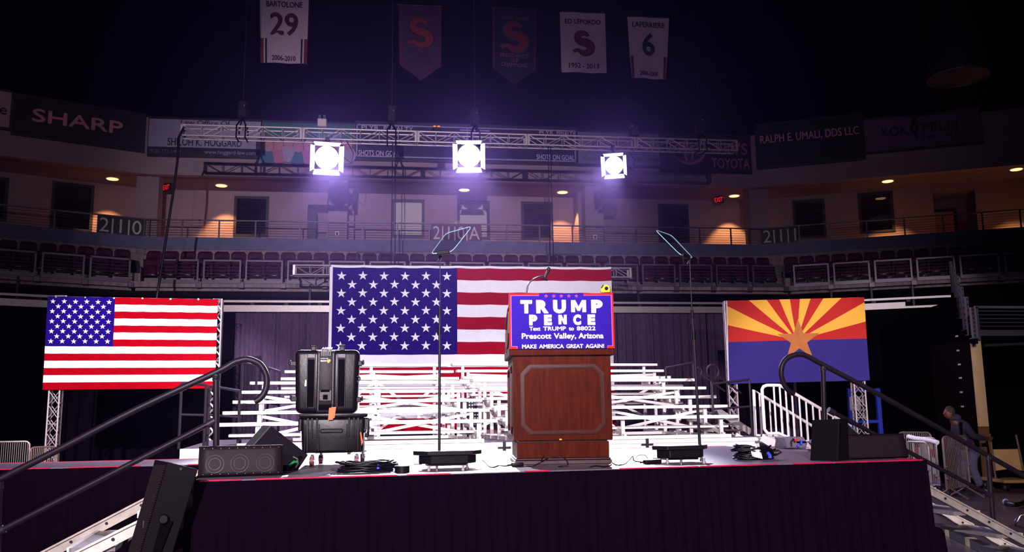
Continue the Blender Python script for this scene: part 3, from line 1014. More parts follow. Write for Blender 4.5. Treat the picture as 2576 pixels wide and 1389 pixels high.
# the three lamps
lens_glow = M('lamp_lens_glow', (255, 250, 255), .3, 0, 0, emit=60.0)
leaf_mat = M('barn_door_glare', (190, 186, 196), .5, 0, .05, 20)  # black doors coloured pale to look blown out by the lamp
PODIUM_AT = atz(1418, 1168, 1.2)
for i, (x, y, lb, sz) in enumerate(((822, 397, 'white blazing stage lamp hanging at the left of the truss', 1.0), (1180, 392, 'white blazing stage lamp hanging at the middle of the truss', 1.0),
                                    (1545, 416, 'smaller white stage lamp with square barn doors at the right of the truss', .8))):
    p = onplane(x, y, (0, YT - .1, 0), NY)
    tgt = PODIUM_AT + Vector((-1.2 + .3 * i, .8, .3))
    d = (tgt - p).normalized()
    q = d.to_track_quat('-Y', 'Z').to_matrix()       # local -Y looks at the stage
    t = thing('stage_lamp', lb, 'stage light', p, 0, 'lamps under the lighting truss')
    rl = .32 * sz

    def put(m_, q=q):
        m_.v = [q @ v for v in m_.v]
        return m_
    put(MB().tube([(0, .55, 0), (0, .5, 0), (0, .1, 0), (0, 0, 0)], [rl * .7, rl * .95, rl * 1.08, rl * 1.12], 24)).build('lamp_body', black_plastic, t, smooth=40)
    put(MB().cyl((0, -.005, 0), (0, -.02, 0), rl, n=28)).build('lens', lens_glow, t)
    for k in range(4):
        mb = MB()
        ro = Matrix.Rotation(math.pi / 2 * k, 3, 'Y')
        a, b, o_ = rl * 1.02, rl * 1.15, .22 * sz
        mb.add([ro @ Vector(v) for v in ((-a, -.01, a), (a, -.01, a), (b, -o_, a + o_ * .55), (-b, -o_, a + o_ * .55), (-a, -.01, a + .012), (a, -.01, a + .012), (b, -o_, a + o_ * .55 + .012), (-b, -o_, a + o_ * .55 + .012))],
               [(0, 1, 2, 3), (7, 6, 5, 4), (0, 4, 5, 1), (1, 5, 6, 2), (2, 6, 7, 3), (3, 7, 4, 0)])
        put(mb).build('barn_door', leaf_mat, t)
    top = ZT - hT - p.z
    mb = MB()
    w = rl * 1.3
    mb.tube([(-w, .1, 0), (-w, .1, rl * 1.2), (-w * .6, .1, rl * 1.45), (w * .6, .1, rl * 1.45), (w, .1, rl * 1.2), (w, .1, 0)], .02, 6)
    mb.build('yoke', black_steel, t)
    mb = MB().cyl((0, .1, rl * 1.45), (0, .1, max(top, rl * 1.5)), .03, n=8)
    mb.bb(-.06, .06, .04, .16, top - .06, top + .04)
    mb.build('hook_clamp', black_steel, t)
    if i != 1:
        MB().tube([(w, .12, .1), (w + .25, .15, -.1), (w + .3, .15, .2), (w + .1, .15, top)], .012, 6).build('power_cable', rubber, t)
    spot('stage_lamp_beam', p + d * .06, tgt, 26000 * (1, 1, .6)[i], 12.5, .5, (.93, .9, 1.0), .12)
    spot('stage_lamp_spill', p + d * .05, EYE + Vector((0, 4, 1.5)), 4000 * sz, 130, .9, (.62, .54, 1.0), .12)

# slack black cable from the left end of the truss
mb = MB()
pts = [(462, 322), (450, 345), (447, 400), (438, 470), (424, 560), (410, 650), (395, 745), (380, 830)]
mb.tube([onplane(x, y, (0, YT - .02 - .09 * i, 0), NY) for i, (x, y) in enumerate(pts)], .035, 8)
single('feeder_cable', mb, rubber, 'thick black cable dropping from the left end of the truss behind the left flag', 'cable', onplane(447, 400, (0, YT - .3, 0), NY), smooth=60)

# flag truss and its wire lines
fa, fb = onplane(737, 668, (0, YT, 0), NY), onplane(1589, 673.5, (0, YT, 0), NY)
zf_ = (fa.z + fb.z) / 2
hf = .26
t = thing('flag_truss', 'white lit aluminium truss behind the top edge of the middle flag', 'truss', (fa.x, YT, zf_))
Lf = fb.x - fa.x
for i in range(3):
    s_ = truss_mesh(Lf / 3 - .012, hf, .28, .022, .42)
    s_.v = [v + Vector((Lf / 3 * i, 0, 0)) for v in s_.v]
    s_.build('truss_section', truss_alu, t, smooth=40)
for x, lb in ((988, 'pair of thin black wires from the truss to the star field of the middle flag'), (1385, 'pair of thin black wires from the truss to the flag above the microphone')):
    X = on_truss(x, 500)
    mb = MB()
    mb.tube([(X - .02, YT + .1, ZT - hT), (X - .03, YT + .1, zf_)], .014, 5).tube([(X + .06, YT + .16, ZT - hT), (X + .08, YT + .16, zf_)], .014, 5)
    single('suspension_wire', mb, rubber, lb, 'wire', (X, YT + .1, zf_), 'wires holding the flag truss')

# ------------------------------------------------------------------ flags
def star(cx, cz, r, fn, mb, rot=0.0, inner=.382):
    pts = []
    for k in range(10):
        a = math.pi / 2 + rot + k * math.pi / 5
        q = r if k % 2 == 0 else r * inner
        pts.append((cx + q * math.cos(a), cz + q * math.sin(a)))
    vs = [fn(cx, cz)] + [fn(a, b) for a, b in pts]
    mb.add(vs, [(0, 1 + k, 1 + (k + 1) % 10) for k in range(10)])


def us_flag(name, label, tl, tr_, bl, br, canton, nr, amp, seed, headed, star_r):
    """corner points in world; canton = width fraction"""
    tl, tr_, bl, br = map(Vector, (tl, tr_, bl, br))
    nrm = (tr_ - tl).cross(bl - tl).normalized()
    if nrm.y > 0: nrm = -nrm
    rnd = random.Random(seed)
    ph = [rnd.uniform(0, 6.28) for _ in range(6)]
    W, H = (tr_ - tl).length, (tl - bl).length

    def P(u, v, off=0.0):
        p = tl.lerp(tr_, u).lerp(bl.lerp(br, u), v)
        w = amp * (math.sin(u * 31 + 3 * v + ph[0]) * .5 + math.sin(u * 67 + ph[1] - 5 * v) * .3 + math.sin(v * 17 + ph[2] + 4 * u) * .45 + math.sin((u * 9 + v * 7) + ph[3]) * .8)
        sag = 0.004 * math.sin(u * math.pi * 9) * H * (1 - v)
        return p + nrm * (w + off) + Vector((0, 0, -abs(sag)))
    root = thing(name, label, 'flag', bl.lerp(br, .5))
    mb = MB()
    NUC, sub = 22, 3
    for k in range(13):
        mb.mi = 0 if k % 2 == 0 else 1
        u0 = canton if k < 7 else 0.0
        n = nr if k >= 7 else int(nr * (1 - canton))
        mb.grid(n, sub, lambda i, j: P(u0 + (1 - u0) * i, (k + j) / 13))
    mb.mi = 2
    mb.grid(int(nr * canton), 21, lambda i, j: P(canton * i, 7 / 13 * j))
    mb.mi = 1
    for rr in range(9):
        n6 = 6 if rr % 2 == 0 else 5
        for c in range(n6):
            cu = canton * ((1 + 2 * c + (rr % 2)) / 12)
            cv = 7 / 13 * (rr + 1) / 10
            star(0, 0, 1, lambda a, b: P(cu + a * star_r / W, cv - b * star_r / H, .012), mb)
    mb.build('flag_cloth', [flag_red, flag_white, flag_blue], root, smooth=70, world=True)
    if headed:
        mb = MB().grid(nr, 1, lambda i, j: P(i, -.012 + .014 * j, .006))
        mb.grid(1, 14, lambda i, j: P(-.004 + .01 * i, j, .006))
        mb.build('header_band', flag_white, root, world=True)
        mb = MB()
        for k in range(24):
            a_ = P((k + .5) / 24, -.012, .0)
            mb.cyl(a_, Vector((a_.x, YT - .015, zf_)), .012, n=6)
        mb.build('flag_tie', rubber, root, world=True)
    else:
        for k in range(6):
            MB().cyl(P((k + .3) / 6, .008, .01), P((k + .3) / 6, .008, .03), .02, n=8).build('grommet', chrome, root, world=True)
    return root


pf = Vector((0, YT - .16, 0))
A, B = onplane(833, 671, pf, NY), onplane(1537, 676.5, pf, NY)
hh = (onplane(990, 672, pf, NY).z - onplane(990, 892, pf, NY).z) / 7 * 13
us_flag('hanging_flag', 'largest flag with stars and stripes hanging in the middle behind the lectern', A, B, A - Vector((0, 0, hh)), B - Vector((0, 0, hh)), .44, 80, .012, 3, True, .135)
nl = Vector((math.sin(R(4)) * -1, math.cos(R(4)), 0))
pl = atd(330, 860, 20.0)
q4 = [onplane(x, y, pl, nl) for x, y in ((120, 745), (548, 752.5), (107, 981), (541, 977))]
us_flag('hanging_flag', 'smaller flag with stars and stripes hanging on two truss towers at left', *q4, .388, 60, .008, 5, False, .062)

# state flag: rays and bars in the cloth's own pattern, the star sewn on
pr = atd(2005, 860, 20.0)
nr_ = Vector((math.sin(R(13)), math.cos(R(13)), 0))
tl, tr_, bl, br = [onplane(x, y, pr, nr_) for x, y in ((1828, 757), (2174, 748), (1833, 966), (2188, 957))]
az = bpy.data.materials.new('ray_flag_cloth')
az.use_nodes = True
nt = az.node_tree
bs = nt.nodes['Principled BSDF']
bs.inputs['Roughness'].default_value = .75
uvn = nt.nodes.new('ShaderNodeUVMap')
sx = nt.nodes.new('ShaderNodeSeparateXYZ')
nt.links.new(uvn.outputs[0], sx.inputs[0])


def mth(op, a, b=None):
    n = nt.nodes.new('ShaderNodeMath')
    n.operation = op
    for i, q in enumerate((a, b)):
        if q is None: continue
        if isinstance(q, (int, float)): n.inputs[i].default_value = q
        else: nt.links.new(q, n.inputs[i])
    return n.outputs[0]


dx = mth('MULTIPLY', mth('SUBTRACT', sx.outputs[0], .5), 1.67)
dy = mth('SUBTRACT', sx.outputs[1], .5)
ang = mth('ARCTAN2', dy, dx)
ray_i = mth('FLOOR', mth('MULTIPLY', ang, 13 / math.pi))
odd = mth('MODULO', ray_i, 2.0)
top = mth('GREATER_THAN', dy, 0.0)


def mixc(fac, a, b):
    n = nt.nodes.new('ShaderNodeMix')
    n.data_type = 'RGBA'
    nt.links.new(fac, n.inputs[0])
    for i, q in ((6, a), (7, b)):
        if isinstance(q, tuple): n.inputs[i].default_value = (*q, 1)
        else: nt.links.new(q, n.inputs[i])
    return n.outputs[2]


cc = mixc(top, lin((38, 15, 124)), mixc(odd, lin((196, 14, 6)), lin((255, 186, 58))))
nt.links.new(cc, bs.inputs['Base Color'])
nrm = (tr_ - tl).cross(bl - tl).normalized()
if nrm.y > 0: nrm = -nrm


def PA(u, v, off=0.0):
    p = tl.lerp(tr_, u).lerp(bl.lerp(br, u), v)
    w = .008 * (math.sin(u * 23 + 2 * v) * .5 + math.sin(v * 15 + 5 * u) * .6 + math.sin(u * 8 + v * 5 + 1))
    return p + nrm * (w + off)


root = thing('hanging_flag', 'flag with red and gold rays, copper star and blue lower half at right', 'flag', bl.lerp(br, .5))
mb = MB().grid(60, 36, lambda i, j: PA(i, j))
o = mb.build('flag_cloth', az, root, smooth=70, world=True)
uvl = o.data.uv_layers.new(name='UVMap')
co = [((i % 61) / 60, 1 - (i // 61) / 36) for i in range(61 * 37)]
for lp in o.data.loops:
    uvl.data[lp.index].uv = co[lp.vertex_index]
mb = MB()
Wf, Hf = (tr_ - tl).length, (tl - bl).length
star(0, 0, 1, lambda a, b: PA(.514 + a * .49 / Wf, .50 - b * .50 / Hf, .012), mb)
mb.build('copper_star', M('copper_cloth', (196, 112, 42), .7, 0, .12, 6), root, world=True)
mb = MB().grid(1, 20, lambda i, j: PA(-.005 + .008 * i, j, .008))
mb.build('header_band', flag_white, root, world=True)


# truss towers holding the two side flags
def tower(x0, x1, yb, pl_, n_, ztop, lb):
    a, b = onplane(x0, yb, pl_, n_), onplane(x1, yb, pl_, n_)
    w = (b - a).length
    c = (a + b) / 2
    rz = math.atan2((b - a).y, (b - a).x)
    t = thing('truss_tower', lb, 'truss tower', (c.x, c.y, 0), rz, 'towers behind the side flags')
    r_ = .022
    z0, z1 = .03, ztop
    cr = [(-w / 2 + r_, 0), (w / 2 - r_, 0), (w / 2 - r_, w - 2 * r_), (-w / 2 + r_, w - 2 * r_)]
    for x, y in cr:
        MB().tube([(x, y, z0), (x, y, z1)], r_, 8).build('chord', truss_alu, t, smooth=50)
    mb = MB()
    n = max(2, round((z1 - z0) / (w * 1.15)))
    for f in range(4):
        (xa, ya), (xb, yb_) = cr[f], cr[(f + 1) % 4]
        for k in range(n):
            za, zb = z0 + (z1 - z0) * k / n, z0 + (z1 - z0) * (k + 1) / n
            mb.tube([(xa, ya, za), (xb, yb_, zb)], .009, 5).tube([(xb, yb_, za), (xa, ya, zb)], .009, 5)
    for k in (0, .33, .66, 1):
        for f in range(4):
            (xa, ya), (xb, yb_) = cr[f], cr[(f + 1) % 4]
            mb.tube([(xa, ya, z0 + (z1 - z0) * k), (xb, yb_, z0 + (z1 - z0) * k)], .014, 6)
    mb.build('lacing', truss_alu, t)
    MB().bb(-w * .9, w * .9, -w * .5, w * 1.3, 0, .03).build('base_plate', black_steel, t)
    return t


off = -nl * 0
zt_ = q4[0].z + .02
tower(113, 145, 1100, pl + nl * .08, nl, zt_, 'silver truss tower under the left edge of the left flag')
tower(523, 549, 1050, pl + nl * .08, nl, zt_ - .03, 'silver truss tower under the right edge of the left flag')
tower(1834, 1860, 1040, pr + nr_ * .08, nr_, tl.z, 'silver truss tower under the left edge of the ray flag')
tower(2150, 2182, 1020, pr + nr_ * .08, nr_, tr_.z, 'silver truss tower under the right edge of the ray flag')
for (p, q, n_, lb) in ((q4[0], q4[1], nl, 'pipe along the top of the left flag'), (tl, tr_, nr_, 'pipe along the top of the ray flag')):
    mb = MB().tube([p + n_ * .05 + Vector((0, 0, -.02)), q + n_ * .05 + Vector((0, 0, -.02))], .025, 8)
    single('flag_pipe', mb, truss_alu, 'thin metal ' + lb, 'pipe', p + n_ * .05)

# ------------------------------------------------------------------ banners hanging under the roof
def ban_pt(x, y):
    return onplane(x, y, (0, 30.0, 0), NY)


def s_logo(mb_out, mb_in, cx, cz, h, fn):
    """curly S badge: outline ribbon and inner ribbon, flat on the banner"""
    path = []
    for k in range(15):
        a = R(20 + 15 * k * 1.25)
        path.append((.25 * math.cos(a), .24 + .21 * math.sin(a)))
    for k in range(19):
        a = R(95 - k * 13.5)
        path.append((.04 + .29 * math.cos(a), -.22 + .25 * math.sin(a)))
    path.append((-.36, -.36))
    path.append((-.46, -.44))
    wd = [.06 + .1 * math.sin(math.pi * min(1, k / (len(path) - 1) * 1.02)) for k in range(len(path))]
    for mb, sc, off in ((mb_out, 1.25, -.006), (mb_in, .85, -.012)):
        vs = []
        for k, (x, z) in enumerate(path):
            a, b = path[max(0, k - 1)], path[min(len(path) - 1, k + 1)]
            d = Vector((b[0] - a[0], b[1] - a[1]))
            d.normalize()
            nx, nz = -d.y, d.x
            for sgn in (1, -1):
                vs.append(fn(cx + (x + sgn * nx * wd[k] * sc) * h, off, cz + (z + sgn * nz * wd[k] * sc) * h))
        mb.add(vs, [(2 * k, 2 * k + 1, 2 * k + 3, 2 * k + 2) for k in range(len(path) - 1)])


def banner(px, label, cloth, shape, texts, logo=None, side=None, edge=None):
    tl, tr_, bl, br = [ban_pt(*q) for q in px]
    c = (bl + br) / 2
    w, h = ((tr_ - tl).length + (br - bl).length) / 2, ((tl - bl).length + (tr_ - br).length) / 2
    t = thing('hanging_banner', label, 'banner', c, 0, 'banners under the roof')
    tilt = math.atan2(((tr_ - tl).z + (br - bl).z) / 2, w)

    def fn(x, y, z):                              # x from -w/2, z from 0 up
        u, v = x / w + .5, 1 - z / h
        p = tl.lerp(tr_, u).lerp(bl.lerp(br, u), v)
        return p - c + Vector((0, y + .03 * math.sin(u * 11 + 1) * (.4 + .6 * v), 0))
    if shape == 'pennant':
        poly = lambda i, j: fn((i - .5) * w, 0, h * (1 - j) if j < .8 else h * .2 * (1 - (j - .8) / .2 * (1 - abs(2 * i - 1))))
    elif shape == 'jersey':
        poly = lambda i, j: fn((i - .5) * w * (1 - .10 * max(0, j - .6)), 0, h * (1 - j))
    else:
        poly = lambda i, j: fn((i - .5) * w, 0, h * (1 - j))
    MB().grid(20, 20, poly).build('banner_cloth', cloth, t, smooth=80)
    if edge:
        for e0 in (0, .95):
            MB().grid(1, 16, lambda i, j: poly(e0 + .05 * i, j) + Vector((0, -.005, 0))).build('edge_band', edge, t)
    MB().tube([fn(-w / 2 - .05, 0, h), fn(w / 2 + .05, 0, h)], .03, 8).build('top_batten', black_steel, t)
    for s_, cz, ch, cw, col in texts:
        MB().text(s_, fn, 0, cz * h, ch * h, cw * w, 0, y=-.012, fat=.035 * ch * h).build('lettering', M('ink_%d_%d_%d' % col, col, .7, 0, .05, 4), t)
    if logo:
        a, b = MB(), MB()
        s_logo(a, b, logo[0] * w, logo[1] * h, logo[2] * h, fn)
        a.build('badge_outline', M('badge_dark_%d' % logo[3][0], logo[3], .7), t)
        b.build('badge_curl', M('badge_red', (120, 24, 30), .7), t)
    if side:
        for k, sgn in enumerate((-1, 1)):
            for (a, b, m_) in side:
                mb = MB().grid(1, 8, lambda i, j: fn(sgn * w * (a + (b - a) * i), -.008, h * .36 * (1 - j)))
                mb.build('side_stripe', m_, t)
    for sgn in (-1, 1):
        MB().tube([fn(sgn * w * .42, .03, h), Vector((fn(sgn * w * .42, 0, h).x, .03, 24.0 - c.z))], .008, 5).build('hanging_line', black_steel, t)
    return t


DK = (26, 12, 24)
ban_white = M('banner_white', (190, 168, 190), .85, 0, .06, 3)
banner(((654, -14), (777, -8), (655, 157), (772, 161)), 'white jersey banner numbered 29 with striped lower sides', ban_white, 'flat',
       [('BARTOLONE', .87, .085, .74, DK), ('29', .585, .33, .56, (70, 16, 26)), ('2006-2010', .075, .075, .5, DK)],
       side=[(.36, .40, M('stripe_navy', (20, 14, 40), .8)), (.40, .43, M('stripe_pale', (190, 180, 190), .8)), (.43, .5, M('stripe_rust', (110, 36, 24), .8))])
banner(((1001, 12), (1110, 16), (1006, 200), (1110, 206)), 'dim plum pennant banner with curled badge left of the navy one', M('banner_plum', (62, 26, 66), .85), 'pennant',
       [('2007-2008', .88, .05, .62, DK), ('SOUTHWEST', .36, .05, .6, DK), ('DIVISION', .305, .05, .44, DK), ('CHAMPIONS', .25, .05, .6, DK)], logo=(0, .64, .36, (30, 10, 30)), edge=M('banner_edge_red', (80, 16, 40), .8))
banner(((1238, 18), (1350, 24), (1240, 209), (1347, 216)), 'dark navy pennant banner with rose lettering for a cup win', M('banner_navy', (14, 8, 30), .85), 'pennant',
       [('2007-2008', .87, .05, .62, (110, 60, 90)), ('PRESIDENT\'S', .375, .05, .64, (110, 60, 90)), ('CUP', .315, .05, .2, (110, 60, 90)), ('CHAMPIONS', .255, .05, .6, (110, 60, 90))], logo=(0, .63, .36, (70, 36, 80)), edge=M('banner_edge_red', (80, 16, 40), .8))
banner(((1408, 28), (1522, 33), (1413, 181), (1526, 185)), 'white rectangular memorial banner with small curled badge', ban_white, 'flat',
       [('ED LEPORDO', .84, .08, .78, DK), ('1952 - 2013', .115, .08, .66, DK)], logo=(0, .49, .36, (40, 12, 20)))
banner(((1578, 40), (1683, 45), (1588, 195), (1676, 201)), 'white jersey banner numbered 6, furthest right in the row', ban_white, 'jersey',
       [('LAPERRIERE', .87, .085, .78, (50, 44, 30)), ('6', .56, .36, .3, (40, 40, 16)), ('2006-2008', .085, .07, .5, DK)], side=[(.40, .47, M('stripe_rust', (110, 36, 24), .8))])
# ------------------------------------------------------------------ the stage: thrust platform, side landings, skirts
DZ = 1.2
V0, V1, U0, U1 = 5.42, 8.36, -.54, 4.32


def sb(mb, u0, u1, v0, v1, z0, z1):
    return mb.hexa([St(u, v, z) for z in (z0, z1) for u, v in ((u0, v0), (u1, v0), (u1, v1), (u0, v1))])


def platform(name, label, u0, u1, v0, v1, z, edges, legs, mat=deck_mat, frame=black_paint, fr=.16):
    t = thing(name, label, 'stage platform', St((u0 + u1) / 2, (v0 + v1) / 2, 0), TS)
    sb(MB(), u0, u1, v0, v1, z - .03, z).build('deck', mat, t, world=True)
    mb = MB()
    sb(mb, u0 + .02, u1 - .02, v0 + .02, v0 + .08, z - fr, z - .03)
    sb(mb, u0 + .02, u1 - .02, v1 - .08, v1 - .02, z - fr, z - .03)
    sb(mb, u0 + .02, u0 + .08, v0 + .08, v1 - .08, z - fr, z - .03)
    sb(mb, u1 - .08, u1 - .02, v0 + .08, v1 - .08, z - fr, z - .03)
    mb.build('deck_frame', frame, t, world=True)
    for (a, b, c, d) in edges:
        sb(MB(), a, b, c, d, z - .005, z + .003).build('edge_tape', red_tape, t, world=True)
    for u, v in legs:
        MB().tube([St(u, v, 0), St(u, v, z - fr)], .03, 8).build('leg', black_steel, t, world=True)
    return t


platform('stage_platform', 'wide low stage platform with worn grey deck and pink taped edges carrying the lectern', U0, U1, V0, V1, DZ,
         [(U0, -.28, V0 - .004, V0 + .022), (-.2, .62, V0 - .004, V0 + .02), (.68, .95, V0 - .004, V0 + .02), (1.42, 1.58, V0 - .004, V0 + .02), (2.05, 2.6, V0 - .004, V0 + .02), (2.62, 3.18, V0 - .004, V0 + .02), (3.3, 3.6, V0 - .004, V0 + .02), (3.62, U1, V0 - .004, V0 + .02),
          (U0, U1, V1 - .03, V1 + .004), (U1 - .05, U1 + .004, V0 + .05, V0 + .6)],
         [(u, v) for u in (-.4, 1.9, 4.2) for v in (V0 + .2, V1 - .2)])
platform('stage_landing', 'narrow grey stage landing with pink edge beyond the left stair', -3.1, U0 - .01, 7.3, 8.26, DZ,
         [(-2.6, -2.0, 7.294, 7.318), (-1.9, -1.75, 7.294, 7.318), (-1.62, -1.12, 7.294, 7.32), (-1.0, -.85, 7.294, 7.318), (-.78, U0 - .02, 7.294, 7.32), (-2.5, U0 - .02, 8.24, 8.264)],
         [(-3.0, 7.4), (-3.0, 8.1), (-1.8, 7.4), (-1.8, 8.1)])
platform('stage_landing', 'short stage landing with white edge under the grey upturned monitor', U1 + .01, U1 + 1.0, 7.42, 8.3, DZ - .01, [], [(4.5, 7.6), (5.2, 7.6), (4.5, 8.2), (5.2, 8.2)], frame=aluminium)


def skirt(label, pa, pb, z0, z1, seed, flare=0.0):
    pa, pb = Vector(pa), Vector(pb)
    d = pb - pa
    L = d.length
    d.normalize()
    n = Vector((d.y, -d.x, 0))
    pf = pleat_fn(.022, .085, seed)
    t = thing('stage_skirt', label, 'stage skirt', (pa.x, pa.y, 0), 0)
    w = lambda s, off, z: pa + d * s + n * off + Vector((0, 0, z))
    MB().grid(int(L / .085 * 7), 7, lambda i, j: w(L * i * (1 + flare * (1 - j)), .03 + pf(L * i, j), z0 + (z1 - .07 - z0) * j)).build('pleated_cloth', skirt_cloth, t, smooth=80, world=True)
    MB().grid(int(L / .012), 1, lambda i, j: w(L * i, .022 + .005 * math.sin(i * L / .012 * math.pi / 2.2), z1 - .075 + .075 * j)).build('heading_tape', skirt_cloth, t, smooth=60, world=True)
    return t


skirt('black pleated skirt along the front of the stage platform', St(U0, V0 - .01), St(U1, V0 - .01), .01, DZ - .004, 4, .008)
skirt('black pleated skirt along the left landing behind the stair', St(-3.1, 7.285), St(U0 - .03, 7.285), .01, DZ - .004, 5)
skirt('black pleated skirt on the right end of the stage platform', St(U1 + .012, V0), St(U1 + .012, 7.38), .01, DZ - .004, 6)
skirt('black pleated skirt on the left end of the stage platform', St(U0 - .012, 7.25), St(U0 - .012, V0), .01, DZ - .004, 8)

# ------------------------------------------------------------------ lectern
PR = R(-3.9)
pc = atz(1418, 1168, DZ)
lec = thing('lectern', 'tall dark mahogany lectern with octagonal front moulding at the middle of the stage', 'lectern', pc, PR)
D_ = .58
MB().bb(-.345, .345, -.012, D_ + .012, 0, .03).bb(-.338, .338, -.006, D_ + .006, .03, .044).build('base_moulding', M('lectern_base', (44, 10, 8), .4, 0, .2, 20), lec, bevel=.004)
MB().bb(-.328, .328, 0, D_, .044, .156).build('plinth', wood, lec, bevel=.003)
MB().bb(-.318, .318, .01, D_ - .01, .156, .166).build('shadow_gap', black_paint, lec)
MB().bb(-.352, .352, -.022, D_ + .02, .166, .765).build('body', wood, lec, bevel=.004)
MB().bb(-.378, .378, -.05, D_ + .05, .765, .835).build('cornice', wood, lec, bevel=.006)
mb = MB()                                          # desk box with sloping cheeks
for s_ in (-1, 1):
    mb.prism([(-.045, .835), (D_ + .03, .835), (D_ + .03, .98), (D_ - .1, 1.0), (.02, 1.2), (-.045, 1.2)], s_ * .345, s_ * .372, lambda a, b, d: Vector((d, a, b)))
mb.bb(-.345, .345, -.045, -.01, .835, 1.2)
mb.hexa([Vector(q) for q in ((-.345, -.01, 1.0), (.345, -.01, 1.0), (.345, D_, .90), (-.345, D_, .90), (-.345, -.01, 1.02), (.345, -.01, 1.02), (.345, D_, .92), (-.345, D_, .92))])
mb.build('desk_box', wood, lec, bevel=.003)


def octa(w, h, c, d0, d1, fn):
    """moulded frame with cut corners: a stepped ring"""
    mb = MB()
    for (o, i_, dep) in ((0, .010, d0), (.007, .020, d1), (.017, .027, d0 * .7)):
        def pl(k):
            a, b, q = w / 2 - k, h / 2 - k, c - k * .41
            return [(-a + q, -b), (a - q, -b), (a, -b + q), (a, b - q), (a - q, b), (-a + q, b), (-a, b - q), (-a, -b + q)]
        A_, B_ = pl(o), pl(i_)
        for k in range(8):
            k2 = (k + 1) % 8
            mb.hexa([fn(*A_[k], 0), fn(*A_[k2], 0), fn(*B_[k2], 0), fn(*B_[k], 0), fn(*A_[k], dep), fn(*A_[k2], dep), fn(*B_[k2], dep), fn(*B_[k], dep)])
    return mb


octa(.60, .492, .062, .010, .018, lambda a, b, d: Vector((a, -.022 - d, .455 + b))).build('front_moulding', wood_trim, lec, smooth=30)
for s_ in (-1, 1):
    octa(.44, .492, .055, .008, .013, lambda a, b, d: Vector((s_ * (.352 + d), D_ / 2 + a, .455 + b))).build('side_moulding', wood_trim, lec, smooth=30)
    octa(.40, .25, .045, .006, .01, lambda a, b, d: Vector((s_ * (.372 + d), .21 + a * .9, .965 + b - a * .24))).build('cheek_moulding', wood_trim, lec, smooth=30)
MB().bb(-.03, -.012, -.026, -.021, .168, .178).build('brass_tag', M('brass', (200, 130, 50), .35, .8), lec)

# campaign sign fixed on the lectern's desk box
sg_ = thing('campaign_sign', 'blue campaign sign with white lettering and broken red border on the lectern', 'sign', Matrix.Translation(pc) @ Matrix.Rotation(PR, 4, 'Z') @ Vector((0, -.052, .812)), PR)
SW, SH = .756, .399
MB().bb(-SW / 2, SW / 2, -.012, 0, 0, SH).build('panel', M('sign_blue', (43, 18, 142), .6, 0, .03, 20, spec=.05), sg_)
sfn = lambda p, y, z: Vector((p, y, z))
PX = SW / 1478.0                                   # the sign measures 1478 x 780 in its own units


def sx_(a): return (a - 739) * PX


def sz_(b): return SH - b * SH / 780.0


def brd(segs, y, mat, nm):
    mb = MB()
    for x0, x1, z0, z1 in segs:
        mb.bb(sx_(x0), sx_(x1), y, -.012, sz_(z1), sz_(z0))
    mb.build(nm, mat, sg_)


redb, pinkb = M('sign_red', (200, 34, 28), .6, 0, .04, 20, spec=.05), M('sign_pink', (190, 60, 160), .55, 0, .04, 20)
brd([(0, 425, 0, 26), (0, 22, 26, 780), (22, 105, 748, 780)], -.0135, redb, 'red_border')
brd([(1055, 1478, 0, 26), (1456, 1478, 26, 780), (1380, 1456, 748, 780)], -.0135, redb, 'red_border')
brd([(22, 425, 26, 34), (22, 34, 34, 748), (34, 112, 740, 748), (105, 112, 748, 780)], -.0133, pinkb, 'pink_line')
brd([(1055, 1456, 26, 34), (1444, 1456, 34, 748), (1374, 1444, 740, 748), (1374, 1380, 748, 780)], -.0133, pinkb, 'pink_line')
sign_white = M('sign_white', (245, 240, 250), .5, 0, .02, 20)


def line(spec, z, h, bold, fat=0.0):
    for s_, x0, x1 in spec:
        MB().text(s_, sfn, sx_((x0 + x1) / 2), sz_(z), h * SH / 780, (x1 - x0) * PX - 2 * fat, bold, y=-.0145, fat=fat).build('lettering', sign_white, sg_)


line([('T', 160, 325), ('R', 382, 558), ('U', 620, 802), ('P', 1160, 1325)], 183, 166, .055, .002)
line([('P', 280, 395), ('E', 490, 600), ('C', 900, 1012), ('E', 1104, 1213)], 372, 131, .055, .0015)
for poly in ([(876, 268), (876, 98), (935, 98), (982, 190), (1029, 98), (1088, 98), (1088, 268), (1034, 268), (1034, 178), (1000, 250), (964, 250), (930, 178), (930, 268)],
             [(693, 439), (693, 305), (737, 305), (770, 372), (770, 305), (810, 305), (810, 439), (768, 439), (733, 368), (733, 439)]):
    MB().prism([(sx_(a), sz_(b)) for a, b in poly], -.0145, -.0138, lambda a, b, d: Vector((a, d, b))).build('lettering', sign_white, sg_)
line([('Text', 282, 437), ('TRUMP', 475, 796), ('to', 835, 908), ('88022', 948, 1214)], 496, 56, 0, .0013)
line([('Prescott', 172, 588), ('Valley,', 622, 938), ('Arizona', 970, 1325)], 598, 76, 0, .0018)
line([('MAKE', 175, 380), ('AMERICA', 412, 762), ('GREAT', 795, 1033), ('AGAIN!', 1066, 1328)], 745, 56, 0, .0011)
for x in (525, 633, 740, 848, 954):
    mb = MB()
    star(sx_(x), sz_(38), 27 * PX, lambda a, b: Vector((a, -.0135, b)), mb, inner=.45)
    mb.mi = 1
    star(sx_(x), sz_(38), 18 * PX, lambda a, b: Vector((a, -.0142, b)), mb, inner=.45)
    mb.build('star', [pinkb, redb], sg_)

# microphone and tape measure on the lectern
lm = Matrix.Translation(pc) @ Matrix.Rotation(PR, 4, 'Z')


def lecpt(x, y, yy):                               # pixel on the lectern's own plane yy behind its front
    return onplane(x, y, lm @ Vector((0, yy, 0)), lm.to_3x3() @ Vector((0, 1, 0)))


